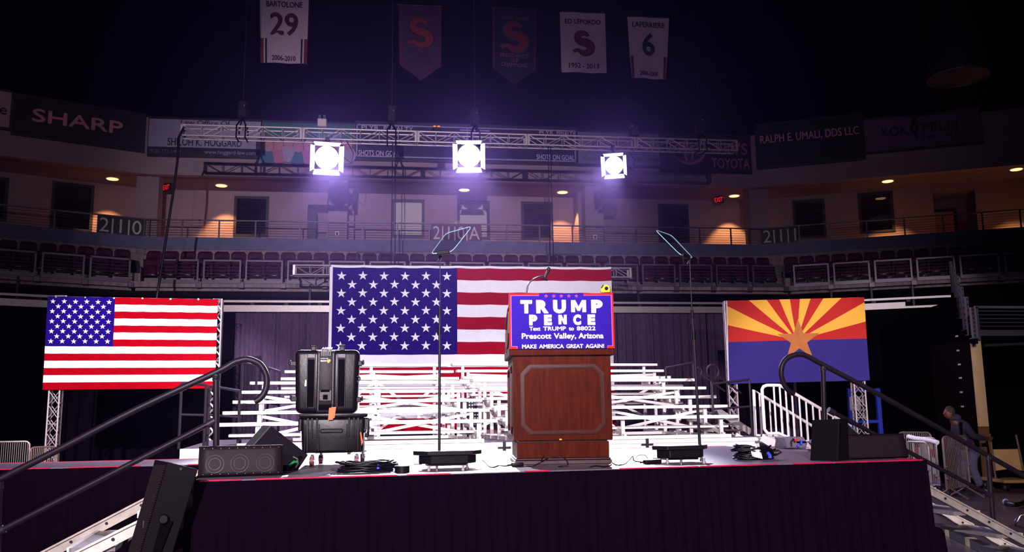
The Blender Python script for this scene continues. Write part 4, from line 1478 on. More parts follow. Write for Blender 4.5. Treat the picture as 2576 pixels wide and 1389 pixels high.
YM = .30
g = [lecpt(x, y, YM) for x, y in ((1324.8, 770), (1325, 735), (1327.5, 720), (1331, 712), (1337, 706), (1345, 701), (1353, 697.5), (1361, 695), (1368, 693))]
mc = thing('lectern_microphone', 'black gooseneck microphone rising from the lectern behind the sign', 'microphone', lm @ Vector((-.24, YM, .95)), PR)
MB().cyl(lm @ Vector((-.258, YM, .945)), lm @ Vector((-.258, YM, 1.0)), .03).build('mount_base', black_plastic, mc, world=True)
MB().tube([Vector((g[0].x, g[0].y, pc.z + .97))] + g, .0062, 8).build('gooseneck', M('gooseneck_steel', (40, 36, 42), .25, .6), mc, smooth=60, world=True)
a, b = lecpt(1369, 703, YM), lecpt(1377, 686, YM)
MB().tube([lecpt(1371, 704, YM), a.lerp(b, .4), b, lecpt(1379, 682, YM)], [.008, .009, .0105, .012], 12).build('mic_body', black_plastic, mc, smooth=50, world=True)
MB().ball(lecpt(1380, 677.5, YM), .0175, 14, 10, (.9, .9, 1.15)).build('mic_head', M('mic_mesh', (30, 26, 34), .45, .4, .4, 400), mc, smooth=80, world=True)
MB().tube([lecpt(1358, 703.5, YM - .02), lecpt(1366, 702, YM - .02), lecpt(1377, 705, YM - .02)], [.004, .006, .008], 8).tube([lecpt(1366, 693, YM), lecpt(1370, 704, YM - .01)], .004, 6).build('shock_clip', black_plastic, mc, world=True)
yel = M('tape_yellow', (236, 205, 30), .4, 0, .04, 30)
tp = lecpt(1524, 736.5, -.03)
tm = thing('tape_measure', 'yellow and black tape measure standing on the sign top edge', 'tape measure', tp, PR + R(-25))
MB().prism([(-.032, 0), (.034, 0), (.036, .02), (.03, .045), (.012, .056), (-.014, .054), (-.03, .036)], -.02, .02, lambda a, b, d: Vector((a, d, b))).build('case', yel, tm, bevel=.004, seg=2, smooth=40)
MB().prism([(-.03, .036), (-.014, .0555), (-.006, .0555), (-.024, .03)], -.0208, .0208, lambda a, b, d: Vector((a, d, b))).build('grip_band', black_plastic, tm)
MB().bb(-.038, -.03, -.012, .012, .0, .008).build('end_hook', chrome, tm)
MB().cyl((.012, -.0203, .028), (.012, -.022, .028), .014, n=16).build('side_badge', black_plastic, tm)

# ------------------------------------------------------------------ prompter stands
def prompter(label, base_px, half_w, ztop_px, legs_px, pole_px, glass_px, vgl, cable_side, zbot=None):
    c = atS(base_px[0], base_px[1], DZ)
    v = c.y
    t = thing('prompter_stand', label, 'prompter', St(*c), TS)
    z1 = atv(base_px[0], ztop_px, v - .05).z - DZ
    w = half_w
    hexa = [(w * math.cos(a), w * .62 * math.sin(a)) for a in [R(q) for q in (0, 50, 130, 180, 230, 310)]]
    MB().prism(hexa, z1 - .028, z1, lambda a, b, d: Vector((a, b, d))).build('base_plate', M('prompter_plate', (20, 17, 24), .3, 0, .1, 30), t, bevel=.003)
    hx2 = [(a * .84, b * .84) for a, b in hexa]
    MB().prism(hx2, z1 - .085, z1 - .028, lambda a, b, d: Vector((a, b, d))).build('monitor_housing', black_plastic, t, bevel=.004)
    MB().bb(-w * .6, w * .55, -w * .2, w * .3, z1 - .1, z1 - .085).bb(-w * .97, -w * .75, -.02, .01, z1 - .09, z1 - .084).build('under_tray', black_paint, t)
    for k, (lx, ly) in enumerate(legs_px):
        q = atS(lx, ly, DZ)
        a = Vector((q.x - c.x, q.y - c.y, 0))
        mb = MB().tube([a + Vector((0, 0, .004)), a + Vector((0, 0, z1 - .085))], .0085, 10)
        mb.tube([a + Vector((0, 0, 0)), a + Vector((0, 0, .015))], .013, 10)
        mb.build('leg', chrome if k % 2 else alu_dull, t, smooth=50)
    ps = []
    for (x, y, r_) in pole_px:
        q = atv(x, y, v - .0)
        ps.append((Vector((q.x - c.x, 0, q.z - DZ)), r_))
    for k in range(len(ps) - 1):
        (a, r1), (b, _q) = ps[k], ps[k + 1]
        MB().tube([a, b], r1, 12).build('pole_section', black_steel, t, smooth=50)
        if k:
            MB().tube([a - Vector((0, 0, .03)), a + Vector((0, 0, .03))], r1 + .006, 12).build('clamp_collar', black_plastic, t, smooth=50)
    # tilted pane and its holder
    gp = [onplane(x, y, St(0, d, 0), St(0, 1, 0)) for (x, y), d in zip(glass_px, vgl)]
    inv = MW[t.name].inverted()
    gl = [inv @ p for p in gp]
    n = (gl[1] - gl[0]).cross(gl[3] - gl[0]).normalized() * .004
    k = len(gl)

    def rounded(pts, f=.16, s=4):
        out = []
        for i in range(len(pts)):
            p, a, b = pts[i], pts[i - 1], pts[(i + 1) % len(pts)]
            e0, e1 = p.lerp(a, f), p.lerp(b, f)
            out += [e0.lerp(p, q / s).lerp(p.lerp(e1, q / s), q / s) for q in range(s + 1)]
        return out
    rp = rounded(gl)
    m_ = len(rp)
    MB().add([p - n for p in rp] + [p + n for p in rp], [tuple(range(m_))[::-1], tuple(range(m_, 2 * m_))]).build('glass_pane', prompter_glass, t)
    MB().tube(rp, .0027, 6, closed=True).build('pane_edge', pane_edge, t, smooth=60)
    a, b = gl[0].lerp(gl[3], .3), gl[0].lerp(gl[3], .9)
    MB().bar(a, b, .026, .03).build('pane_holder', black_plastic, t, bevel=.005)
    top = ps[-1][0]
    MB().tube([top, top + Vector((0, 0, .03)), a.lerp(b, .35)], .009, 8).tube([top + Vector((-.02, 0, -.03)), top + Vector((.012, 0, .02))], .006, 6).build('tilt_bracket', black_steel, t)
    return t


prompter_glass = bpy.data.materials.new('prompter_glass')
prompter_glass.use_nodes = True
_nt = prompter_glass.node_tree
_tr, _g3, _mx = _nt.nodes.new('ShaderNodeBsdfTransparent'), _nt.nodes.new('ShaderNodeBsdfGlossy'), _nt.nodes.new('ShaderNodeMixShader')
_tr.inputs[0].default_value = (.84, .82, .88, 1)
_g3.inputs['Roughness'].default_value = .02
_mx.inputs[0].default_value = .06
_nt.links.new(_tr.outputs[0], _mx.inputs[1])
_nt.links.new(_g3.outputs[0], _mx.inputs[2])
_nt.links.new(_mx.outputs[0], _nt.nodes['Material Output'].inputs['Surface'])
pane_edge = M('pane_edge_green', (150, 200, 200), .15, 0, 0, spec=.7)
prompter('prompter stand with tilted glass pane on thin pole left of the lectern', (1126, 1178), .235, 1134,
         [(1079, 1185), (1099, 1186), (1165, 1184), (1175, 1180)],
         [(1105, 1172, .0095), (1106, 833, .0075), (1106.5, 785, .0035), (1107, 650, .003)],
         [(1084, 639), (1122, 587), (1188, 569), (1137, 633)], (5.9, 6.06, 6.02, 5.84), 1)
prompter('prompter stand with tilted glass pane on thin pole right of the lectern', (1712, 1163), .215, 1121,
         [(1679, 1166), (1714, 1169.5), (1771, 1166), (1765, 1160)],
         [(1762, 1150, .0105), (1745, 845, .008), (1741, 790, .0045), (1735, 655, .003)],
         [(1744, 650), (1689, 592), (1648, 578), (1711, 641)], (5.9, 6.06, 6.02, 5.84), -1)

# ------------------------------------------------------------------ rolling transit cases, one on the other
cb = atS(836, 1172, DZ)
CU, CV = cb.x, cb.y
case_mat = M('moulded_case', (13, 8, 12), .34, 0, .25, 40, .08, spec=.2)
lo = thing('transit_case', 'black ribbed transit case on red wheeled casters, lower of the two stacked cases', 'equipment case', St(CU, CV, DZ), TS - R(5), 'stacked transit cases')
CW, CD = .46, .40


def taper_box(mb, w0, w1, d0, d1, z0, z1, cx=0, cy=None, cy1=None):
    cy = d0 / 2 if cy is None else cy
    cy1 = cy if cy1 is None else cy1
    return mb.hexa([Vector(q) for q in ((cx - w0 / 2, cy - d0 / 2, z0), (cx + w0 / 2, cy - d0 / 2, z0), (cx + w0 / 2, cy + d0 / 2, z0), (cx - w0 / 2, cy + d0 / 2, z0),
                                        (cx - w1 / 2, cy1 - d1 / 2, z1), (cx + w1 / 2, cy1 - d1 / 2, z1), (cx + w1 / 2, cy1 + d1 / 2, z1), (cx - w1 / 2, cy1 + d1 / 2, z1))])


for (x, y, dark) in ((-.15, .03, 0), (.17, .03, 0), (-.105, .36, 1), (.21, .36, 1)):
    MB().bb(x - .03, x + .03, y - .035, y + .035, .082, .094).bar((x, y, .086), (x + .012, y + .02, .045), .05, .012, (1, 0, 0)).build('caster_fork', alu_dull, lo)
    ws = MB().cyl((x - .014, y + .012, .034), (x + .016, y + .012, .034), .034, n=22)
    w_ = ws.build('caster_wheel', M('caster_red', (120, 60, 62), .5, 0, .2, 40), lo, smooth=40)
    MB().cyl((x - .017, y + .012, .034), (x + .019, y + .012, .034), .017, n=16).build('wheel_hub', chrome, w_, smooth=40)
taper_box(MB(), CW - .02, CW, CD - .02, CD, .09, .345, 0, CD / 2).build('case_body', case_mat, lo, bevel=.022, seg=3, smooth=40)
taper_box(MB(), CW + .03, CW + .035, CD + .03, CD + .035, .345, .375, 0, CD / 2).build('case_lid', case_mat, lo, bevel=.01, seg=2, smooth=40)
for x in (-.18, -.15, -.115, .115, .15, .18):
    taper_box(MB(), .009, .016, .012, .02, .20 if abs(x) < .17 else .10, .345, x, .0).build('moulded_rib', case_mat, lo, bevel=.003)
for x in (-.20, -.10, .10, .20):
    MB().bb(x - .004, x + .004, -.006, .02, .1, .3).build('moulded_rib', case_mat, lo, bevel=.003)
MB().bb(-.09, .07, -.008, .01, .235, .265).build('recessed_handle', black_plastic, lo, bevel=.006)
taper_box(MB(), .06, .065, .3, .3, .2, .34, CW / 2 + .0, .19).build('side_latch_box', case_mat, lo, bevel=.008)
taper_box(MB(), .03, .03, .2, .2, .25, .345, -CW / 2 - .012, .19).build('side_latch_box', case_mat, lo, bevel=.008)
MB().tube([(.225, -.02, .255), (.235, -.03, .262), (.246, -.03, .25), (.24, -.03, .232), (.225, -.03, .23), (.222, -.02, .1), (.216, -.02, .06), (.228, -.02, .045), (.232, -.02, .07)], .0065, 8).build('steel_strap', chrome, lo, smooth=60)
MB().prism([(.195, .235), (.203, .24), (.212, .19), (.218, .165), (.207, .14), (.2, .2)], -.012, -.009, lambda a, b, d: Vector((a, d, b))).build('orange_strap', M('tag_orange', (236, 96, 22), .6, 0, .05, 20), lo)

up = thing('transit_case', 'black transit case with centre trolley spine and orange tag, on top of the wheeled case', 'equipment case', St(CU - .02, CV + .02, DZ + .376), TS - R(5), 'stacked transit cases')
UW, UH, UD = .474, .488, .36
taper_box(MB(), UW - .03, UW, UD, UD, .0, UH - .02, -.03, UD / 2).build('case_body', case_mat, up, bevel=.04, seg=4, smooth=40)
for x in (-.168, .052):
    MB().bb(x, x + .045, -.007, .0, .05, UH - .09).build('channel_inset', M('case_recess', (6, 3, 6), .8, spec=.03), up)
    MB().bb(x - .008, x, -.014, .01, .04, UH - .05).build('channel_rib', case_mat, up, bevel=.003)
    MB().bb(x + .045, x + .053, -.014, .01, .04, UH - .05).build('channel_rib', case_mat, up, bevel=.003)
    MB().bb(x - .008, x + .053, -.014, .01, UH - .085, UH - .05).build('channel_cap', case_mat, up, bevel=.004)
spx = -.042
sp = MB().bb(spx - .062, spx + .072, -.03, .01, .005, UH - .03).build('trolley_spine', M('spine_plastic', (22, 15, 21), .45, 0, .15, 60, .1, spec=.12), up, bevel=.008, seg=2, smooth=40)
for x in (spx - .05, spx + .054):
    MB().bb(x, x + .006, -.036, -.03, .02, UH - .05).build('spine_rib', case_mat, sp)
for k in range(5):
    MB().bb(spx - .03 + k * .015, spx - .022 + k * .015, -.042, .02, UH - .07, UH - .015).build('handle_fin', case_mat, up)
MB().bb(spx - .04, spx + .05, -.036, -.03, .09, .17).build('handle_plate', case_mat, up, bevel=.003)
MB().bb(spx - .03, spx + .035, -.038, -.03, .155, .172).bb(spx - .012, spx + .022, -.038, -.035, .1, .135).build('plate_slot', M('case_recess', (6, 3, 6), .8, spec=.03), up)
MB().bb(spx - .045, spx + .048, -.034, -.03, .025, .065).build('grip_opening', M('case_recess', (6, 3, 6), .8, spec=.03), up)
mb = MB().text('PELICAN', lambda p, y, z: Vector((p, y, z)), spx - .015, UH - .105, .011, .04, .02, y=-.0312)
mb.text('STORM CASE', lambda p, y, z: Vector((p, y, z)), spx - .008, UH - .088, .005, .055, .01, y=-.0312)
mb.build('brand_lettering', M('label_white', (220, 215, 220), .5, 0, 0), up)
mb = MB()
for dx_, dz_ in ((.018, 0), (.028, .003), (.022, -.006)):
    mb.cyl((spx + dx_, -.0302, UH - .105 + dz_), (spx + dx_, -.0312, UH - .105 + dz_), .009, n=14)
mb.build('brand_emblem', M('label_gold', (220, 150, 30), .5, 0, .2, 200), up)
MB().hexa([Vector(q) for q in ((-.19, -.004, .2), (-.177, -.004, .2), (-.177, -.002, .2), (-.19, -.002, .2), (-.186, -.004, .245), (-.173, -.004, .247), (-.173, -.002, .247), (-.186, -.002, .245))]).build('white_sticker', M('label_white', (220, 215, 220), .5, 0, 0), up)
for (x, z) in ((-.275, UH - .12), (-.262, .11), (.205, UH - .12), (.2, .1)):
    s_ = 1 if x > 0 else -1
    MB().bb(x - .028, x + .02, .02, .075, z - .02, z + .018).bb(x + s_ * .02, x + s_ * .034, .015, .08, z - .012, z + .024).build('side_latch', black_plastic, up, bevel=.005)
for x in (-.135, .075):
    MB().bb(x - .018, x + .018, .03, .09, UH - .03, UH + .012).bb(x - .022, x + .022, .025, .05, UH + .002, UH + .018).build('top_latch', black_plastic, up, bevel=.005)
mb = MB()
for k in range(5):
    mb.bar((spx - .03 + k * .016, .02, UH - .02), (spx - .022 + k * .016, .09, UH + .0), .006, .006)
mb.build('top_grip_stripe', chrome, up)
tg = M('tag_orange', (236, 96, 22), .6, 0, .05, 20)
MB().hexa([Vector(q) for q in ((spx + .028, -.048, -.048), (spx + .062, -.05, -.046), (spx + .062, -.048, -.046), (spx + .028, -.046, -.048), (spx + .034, -.046, .04), (spx + .078, -.046, .042), (spx + .078, -.044, .042), (spx + .034, -.044, .04))]).build('orange_tag', tg, up)
MB().hexa([Vector(q) for q in ((spx + .05, -.043, -.038), (spx + .074, -.043, -.034), (spx + .074, -.041, -.034), (spx + .05, -.041, -.038), (spx + .046, -.043, .044), (spx + .084, -.043, .046), (spx + .084, -.041, .046), (spx + .046, -.041, .044))]).build('orange_tag', tg, up)
MB().tube([(spx + .04, -.04, .03), (spx + .055, -.046, .05), (spx + .06, -.04, .068)], .004, 6).build('tag_tie', chrome, up)
MB().tube([(.19, -.004, .23), (.212, -.01, .245), (.21, -.01, .262), (.19, -.004, .27)], .006, 6).build('side_ring', chrome, up)

# ------------------------------------------------------------------ floor monitors
def front_wedge(label, bl, br, hgt, depth, ex=0.0):
    a, b = atz(*bl, DZ), atz(*br, DZ)
    w = (b - a).length
    rz = math.atan2((b - a).y, (b - a).x)
    t = thing('floor_monitor', label, 'floor monitor', (a + b) / 2, rz, 'stage floor monitors')
    prof = [(0, .012), (.004, .0), (depth, 0), (depth + .01, hgt * .35), (.055, hgt), (.035, hgt)]
    MB().prism(prof, -w / 2, w / 2, lambda p, z, d: Vector((d, p, z))).build('cabinet', cabinet, t, bevel=.006, seg=2)
    k = 9

    def face(i, j):                                # the grille bulges a little towards its middle height
        y = .0 + .035 * j ** 1.6 - .012
        return Vector((-w / 2 + .012 + (w - .024) * i, y, .012 + (hgt - .02) * j))
    MB().grid(10, k, face).build('grille', grille_steel, t, smooth=60, solid=.004)
    for c in (-.31, -.02, .28):
        mb = MB()
        for rr in (.052, .034):
            pts = []
            for q in range(28):
                an = 2 * math.pi * q / 28
                zz = hgt * .43 + rr * math.sin(an)
                pts.append(Vector((c * w + rr * math.cos(an), -.013 + .035 * max(0, zz / hgt) ** 1.6, zz)))
            mb.tube(pts, .0016, 5, closed=True)
        mb.build('driver_ring', M('driver_ring', (30, 23, 27), .3, .1), t)
    mb = MB()
    for q in range(10):
        x = -w / 2 + .03 + (w - .06) * q / 9
        mb.cyl((x, -.012, .02), (x, -.0155, .02), .003, n=6).cyl((x, .018, hgt - .014), (x, .0165, hgt - .014), .003, n=6)
    mb.build('grille_screw', chrome, t)
    return t


front_wedge('black floor monitor with mesh grille at the left front corner of the stage', (497, 1203), (712, 1196), .185, .13)
front_wedge('black floor monitor with mesh grille at the right front corner of the stage', (2075, 1159.5), (2286, 1153), .178, .13)


def side_wedge(label, apex, corner, mirror, ang, L, hz, handle):
    """wedge monitor seen from its end panel; origin under the apex"""
    k = -1 if mirror else 1
    t = thing('floor_monitor', label, 'floor monitor', apex, ang, 'stage floor monitors')
    prof = [(0, hz), (k * .25, .1), (k * .185, 0), (-k * .17, 0), (-k * .215, .05)]
    fnp = lambda p, z, d: Vector((p, d, z))
    MB().prism(prof, 0, L, fnp).build('cabinet', cabinet, t, bevel=.006, seg=2)
    MB().prism([(k * .01, hz * .62), (k * .075, hz * .4), (-k * .02, hz * .38)], -.002, .004, fnp).build('handle_recess', M('case_recess', (6, 3, 6), .8, spec=.03), t)
    MB().tube([(k * .012, -.004, hz * .58), (k * .016, -.006, hz * .45)], .006, 6).build('handle_pin', chrome, t)
    MB().bar((0, -.002, hz - .002), (-k * .21, -.002, .055), .006, .004, (0, 1, 0)).build('edge_highlight', M('lit_edge', (60, 50, 60), .5), t)  # pale strip paints the light caught on the wedge's sloping edge
    if handle:
        MB().prism([(k * .12, .045), (k * .2, .1), (k * .215, .085), (k * .16, .02), (k * .13, .012)], -.003, .004, fnp).build('jack_recess', M('case_recess', (6, 3, 6), .8, spec=.03), t)
        MB().tube([(k * .13, -.006, .035), (k * .155, -.03, .06), (k * .175, -.012, .055)], .009, 8).build('cable_plug', M('plug_green', (30, 150, 70), .4), t)
        MB().tube([(k * .15, -.008, .09), (k * .178, -.02, .075), (k * .182, -.02, .045), (k * .165, -.02, .02)], .007, 8).build('jack_ring', chrome, t)
    return t


ap = atz(672 + 6, 1186, DZ)
side_wedge('black wedge monitor seen from its end with green plug, behind the left front monitor', ap, None, False, TS + R(8), .46, .30, True)
ap = atz(2130, 1149, DZ)
side_wedge('black wedge monitor seen from its end, behind the right front monitor', ap + Vector((.01, .02, 0)), None, True, TS + R(-28), .40, .275, False)
# monitor standing on its end: back panel towards us
a, b = atz(2037.5, 1158.7, DZ), atz(2108, 1160.6, DZ)
w = (b - a).length
t = thing('floor_monitor', 'black monitor standing on end, blank back turned to us, beside the right front monitor', 'floor monitor', (a + b) / 2, math.atan2((b - a).y, (b - a).x), 'stage floor monitors')
MB().hexa([Vector(q) for q in ((-w / 2, 0, 0), (w / 2, 0, 0), (w / 2 + .02, .16, 0), (-w / 2 + .02, .16, 0), (-w / 2 + .02, .03, .285), (w / 2 + .018, .03, .293), (w / 2 + .035, .15, .293), (-w / 2 + .035, .15, .285))]).build('cabinet', cabinet, t, bevel=.006, seg=2)
for z in (.1, .2):
    MB().bb(-.03, .02, .004 + z * .1, .03, z - .012, z + .006).build('grip_recess', M('case_recess', (6, 3, 6), .8, spec=.03), t)
# grey upturned monitor at the back
a = atS(2012, 1127, DZ)
t = thing('floor_monitor', 'grey upturned monitor with red and blue plugs on the right landing', 'floor monitor', St(a.x, a.y + .02, DZ), TS + R(4), 'stage floor monitors')
gm = M('grey_cabinet', (88, 80, 96), .5, 0, .1, 60, .1)
MB().prism([(0, 0), (.0, .012), (.06, .1), (.2, .1), (.24, 0)], -.13, .13, lambda p, z, d: Vector((d * (1 if p < .01 else .82) - (.06 if 0 else 0), p, z))).build('cabinet', gm, t, bevel=.004)
MB().bb(.0, .1, .012, .03, .045, .06).build('grip_recess', M('case_recess', (6, 3, 6), .8, spec=.03), t)
MB().tube([(-.08, .0, .01), (-.075, .0, .06), (-.05, .01, .085), (-.03, .01, .07)], .008, 8).build('cable', rubber, t)
MB().tube([(-.032, .005, .062), (-.02, -.005, .085)], .011, 8).build('red_plug', M('plug_red', (200, 20, 24), .4), t)
MB().tube([(.03, .0, .03), (.035, .0, .07)], .012, 8).tube([(-.02, -.01, .01), (.0, -.01, .028)], .01, 8).build('blue_plug', M('plug_blue', (30, 40, 190), .4), t)
# the tall one leaning on the left stair
top = atd(402, 1160, 4.92)
t = thing('floor_monitor', 'black monitor standing on end and leaning beside the left stair', 'floor monitor', atd(345, 1389, 4.70) - Vector((0, 0, .1)), R(-7.5), 'stage floor monitors')
ax = (MW[t.name].inverted() @ atd(423, 1162, 4.78))
e = [Vector((-.095, .05, 0)), Vector((0, 0, 0)), Vector((.15, .05, 0)), Vector((.055, .1, 0))]
hv = ax
MB().hexa([p for p in e] + [p + hv + Vector((0, 0, k)) for p, k in zip(e, (.012, 0, -.045, -.03))]).build('cabinet', cabinet, t, bevel=.006, seg=2)
f0, f1 = e[0] + Vector((-.002, -.004, 0)), e[1] + Vector((-.002, -.004, 0))
MB().grid(3, 10, lambda i, j: f0.lerp(f1, .06 + .8 * i) + hv * (.03 + .94 * j)).build('grille', grille_steel, t)
mb = MB()
for k in range(46):
    p = f1.lerp(f0, .06) + hv * (.03 + .94 * k / 45) + Vector((-.001, -.003, 0))
    mb.box(p, (.006, .004, .006))
mb.build('grille_stitch', M('driver_ring', (30, 23, 27), .3, .1), t)
c1 = e[1].lerp(e[2], .42) + hv * .47 + Vector((0, -.006, 0))
MB().cyl(c1, c1 + Vector((.006, -.025, 0)), .03, .026, n=7).build('mount_knob', black_plastic, t, bevel=.004)
MB().box(c1 + Vector((-.02, .006, -.1)), (.07, .012, .2), Matrix.Rotation(R(19), 3, 'Y')).build('mount_recess', M('case_recess', (6, 3, 6), .8, spec=.03), t)
c2 = e[1].lerp(e[2], .5) + hv * .93 + Vector((0, -.004, 0))
MB().cyl(c2, c2 + Vector((0, -.004, 0)), .008, n=12).build('corner_bolt', chrome, t)
p = f0.lerp(f1, .6) + hv * .42
MB().box(p, (.008, .006, .04)).build('name_badge', chrome, t)
q = MW[t.name].inverted()
base = [Vector((0, .03, -.9)), Vector((.02, .06, 0))]
MB().cyl(Vector((.03, .06, -(MW[t.name].translation.z))), Vector((.03, .06, .01)), .03).bb(-.15, .2, -.1, .2, -MW[t.name].translation.z, -MW[t.name].translation.z + .03).build('floor_stand', black_steel, t)

# ------------------------------------------------------------------ portable stairs and their handrails
def stair(label, near, far, vn, vf, dirn, nt, z_top):
    """near/far: two pixels along each stringer"""
    na, nb = [atv(x, y, vn) for x, y in near]
    fa_, fb_ = [atv(x, y, vf) for x, y in far]
    t = thing('portable_stair', label, 'stair', St(na.x, (vn + vf) / 2, 0), TS)

    def ext(a, b):
        d = (b - a) / abs(b.x - a.x)
        s0 = (U0 if dirn < 0 else U1)
        p0 = a + d * (abs(a.x - s0) * (-1 if (a.x - s0) * dirn > 0 else 1))
        k = (p0.z - .04) / -d.z
        return p0, p0 + d * k, d
    res = []
    for (a, b), hgt, mt in (((na, nb), .075, alu_near), ((fa_, fb_), .075, alu_far)):
        p0, p1, d = ext(a, b)
        res.append((p0, p1, d))
        w0, w1 = St(*p0), St(*p1)
        mb = MB().bar(w0, w1, .02, hgt * .62)
        up = Vector((0, 0, hgt * .42))
        mb.bar(w0 + up, w1 + up, .05, .012).bar(w0 - up, w1 - up, .05, .012)
        s_ = mb.build('stringer', mt, t, world=True)
        n = int((w1 - w0).length / .22)
        for k in range(1, n):
            c = w0.lerp(w1, k / n)
            MB().cyl(c + St(0, -.02, 0), c + St(0, -.011, 0), .009, n=10).build('bolt', black_steel, s_, world=True)
    (n0, n1, dn), (f0_, f1_, df) = res
    for k in range(nt):
        q = (k + .5) / nt
        pn, pf_ = n0.lerp(n1, q), f0_.lerp(f0_ + df * ((n1 - n0).x / df.x), q)
        z = (pn.z + pf_.z) / 2 - .035
        hw = .12
        mb = MB()
        mb.hexa([St(u, v, zz) for zz in (z - .03, z) for u, v in ((pn.x - hw, vn), (pn.x + hw, vn), (pf_.x + hw, vf), (pf_.x - hw, vf))])
        tr_o = mb.build('tread', M('tread_grey', (120, 112, 116), .5, 0, .2, 30, .1), t, world=True)
        mb = MB()
        e_ = dirn * hw
        mb.hexa([St(u, v, zz) for zz in (z - .032, z + .003) for u, v in ((pn.x + e_ - .012, vn), (pn.x + e_ + .012, vn), (pf_.x + e_ + .012, vf), (pf_.x + e_ - .012, vf))])
        mb.build('nosing', aluminium, tr_o, world=True)
    return t


alu_near, alu_far = M('stringer_cream', (214, 202, 190), .45, .1, .12, 14), M('stringer_grey', (170, 160, 150), .4, .3, .25, 10)
stair('aluminium stair going down left from the stage past the leaning monitor', ((322, 1338), (190, 1404)), ((342, 1278), (110, 1399)), 5.52, 6.3, -1, 6, DZ)
alu_near, alu_far = alu_far, alu_near
stair('aluminium stair going down right from the stage corner', ((2325, 1227), (2576, 1362)), ((2331, 1270), (2550, 1381)), 6.2, 6.85, 1, 6, DZ)


def handrail(label, vv, rail, posts, mids, collars, r_=.0205):
    p0 = atv(*rail[len(rail) // 2], vv)
    t = thing('stair_handrail', label, 'handrail', St(p0.x, vv, 0), TS)
    pts = [St(*atv(x, y, vv)) for x, y in rail]
    # smooth the bend
    out = []
    for i in range(len(pts) - 1):
        a, b, c, d = pts[max(i - 1, 0)], pts[i], pts[i + 1], pts[min(i + 2, len(pts) - 1)]
        for k in range(4):
            s = k / 4
            out.append(.5 * ((2 * b) + (c - a) * s + (2 * a - 5 * b + 4 * c - d) * s * s + (3 * b - a - 3 * c + d) * s ** 3))
    out.append(pts[-1])
    MB().tube(out, r_, 14).build('top_rail', handrail_mat, t, smooth=60, world=True)
    for (x0, y0, x1, y1, zb) in posts:
        a, b = atv(x0, y0, vv), atv(x1, y1, vv)
        if zb is not None: b = Vector((b.x, vv, zb))
        MB().tube([St(*a) + St(0, 0, -.02), St(*b)], r_ * .95, 14).build('post', handrail_mat, t, smooth=60, world=True)
        MB().tube([St(*a) + St(-.0, 0, -.028), St(*a) + St(0, 0, .012)], r_ * 1.15, 12).ball(St(*a) + St(0, -.024, -.01), .012).build('swivel_clamp', black_steel, t, smooth=60, world=True)
    m_ = [St(*atv(x, y, vv)) for x, y in mids]
    MB().tube(m_, r_ * .85, 12).build('mid_rail', handrail_mat, t, smooth=60, world=True)
    for x, y, x2, y2 in collars:
        MB().tube([St(*atv(x, y, vv)), St(*atv(x2, y2, vv))], r_ * 1.2, 10).build('sleeve', black_steel, t, smooth=60, world=True)
    return t


handrail_mat = M('handrail_black', (28, 20, 30), .42, 0, .1, 50, spec=.15)
lrail = [(640, 1011), (652, 1004), (664, 990), (671, 968), (669, 942), (656, 919), (640, 909), (620, 904), (600, 908), (586, 913), (541, 938), (347, 1028), (150, 1130), (0, 1205), (-180, 1294)]
handrail('black tube handrail of the left stair with curled upper end', 5.8, lrail, [(544, 947, 546, 1140, DZ), (-2, 1218, 0, 1420, .35)], [(541, 1058), (0, 1336), (-160, 1418)], [(541, 1058, 522, 1069), (11, 1330, -12, 1342)])
rrail = [(1997, 991), (1984, 983), (1972, 966), (1965, 943), (1968, 918), (1982, 900), (2008, 892), (2030, 896), (2068, 917), (2180, 976), (2300, 1042), (2485, 1146), (2576, 1197), (2700, 1266)]
handrail('black tube handrail of the right stair with curled upper end', 6.2, rrail, [(2070, 926, 2076, 1140, DZ), (2485, 1150, 2498, 1312, None)], [(2084, 1031), (2293, 1141), (2490, 1246)], [(2084, 1031, 2100, 1040), (2478, 1239, 2492, 1247)])

# ------------------------------------------------------------------ cables on the deck
def coil(label, c, rx, ry, turns, seed, hgt, extra=()):
    rnd = random.Random(seed)
    t = thing('cable_coil', label, 'cable coil', c, TS)
    for k in range(turns):
        a0 = rnd.uniform(0, 6.28)
        sx2, sy2 = rx * rnd.uniform(.72, 1.0), ry * rnd.uniform(.7, 1.0)
        ox, oy = rnd.uniform(-.1, .1) * rx, rnd.uniform(-.12, .12) * ry
        z0 = .008 + hgt * k / turns
        tilt = rnd.uniform(-.25, .25) * hgt
        pts = [Vector((ox + sx2 * math.cos(a0 + q / 24 * 6.2832), oy + sy2 * math.sin(a0 + q / 24 * 6.2832), max(.007, z0 + tilt * math.cos(q / 24 * 6.2832 + a0) + .004 * math.sin(q * 1.3)))) for q in range(24)]
        MB().tube(pts, .0068, 6, closed=True).build('cable_turn', rubber, t, smooth=70)
    return t


c = atz(922, 1187, DZ)
t = coil('flat black cable coil with blue tape beside the round roll', c, .19, .12, 15, 3, .055)
MB().tube([(.06, -.075, .05), (.064, -.095, .04), (.066, -.1, .02)], .014, 8).build('blue_tape', M('tape_blue', (24, 40, 200), .5), t)
MB().tube([(.16, .0, .03), (.2, -.02, .02), (.23, -.02, .015)], .01, 8).build('cable_plug', M('plug_grey', (90, 84, 96), .35, .4), t)
MB().tube([(-.17, -.02, .02), (-.2, -.03, .02), (-.22, .0, .02)], .01, 8).build('cable_plug', M('plug_grey', (90, 84, 96), .35, .4), t)
c = atz(1895, 1156, DZ)
t = coil('tall black cable coil with white paper and blue tape right of the right prompter', c, .17, .11, 16, 9, .09)
MB().grid(4, 5, lambda i, j: Vector((-.075 + .075 * i + .02 * j, -.125 + .05 * j + .012 * math.sin(i * 5 + j * 3), .03 + .09 * j - .02 * i * (1 - j)))).build('white_paper', M('paper_white', (235, 230, 236), .7), t, solid=.002)
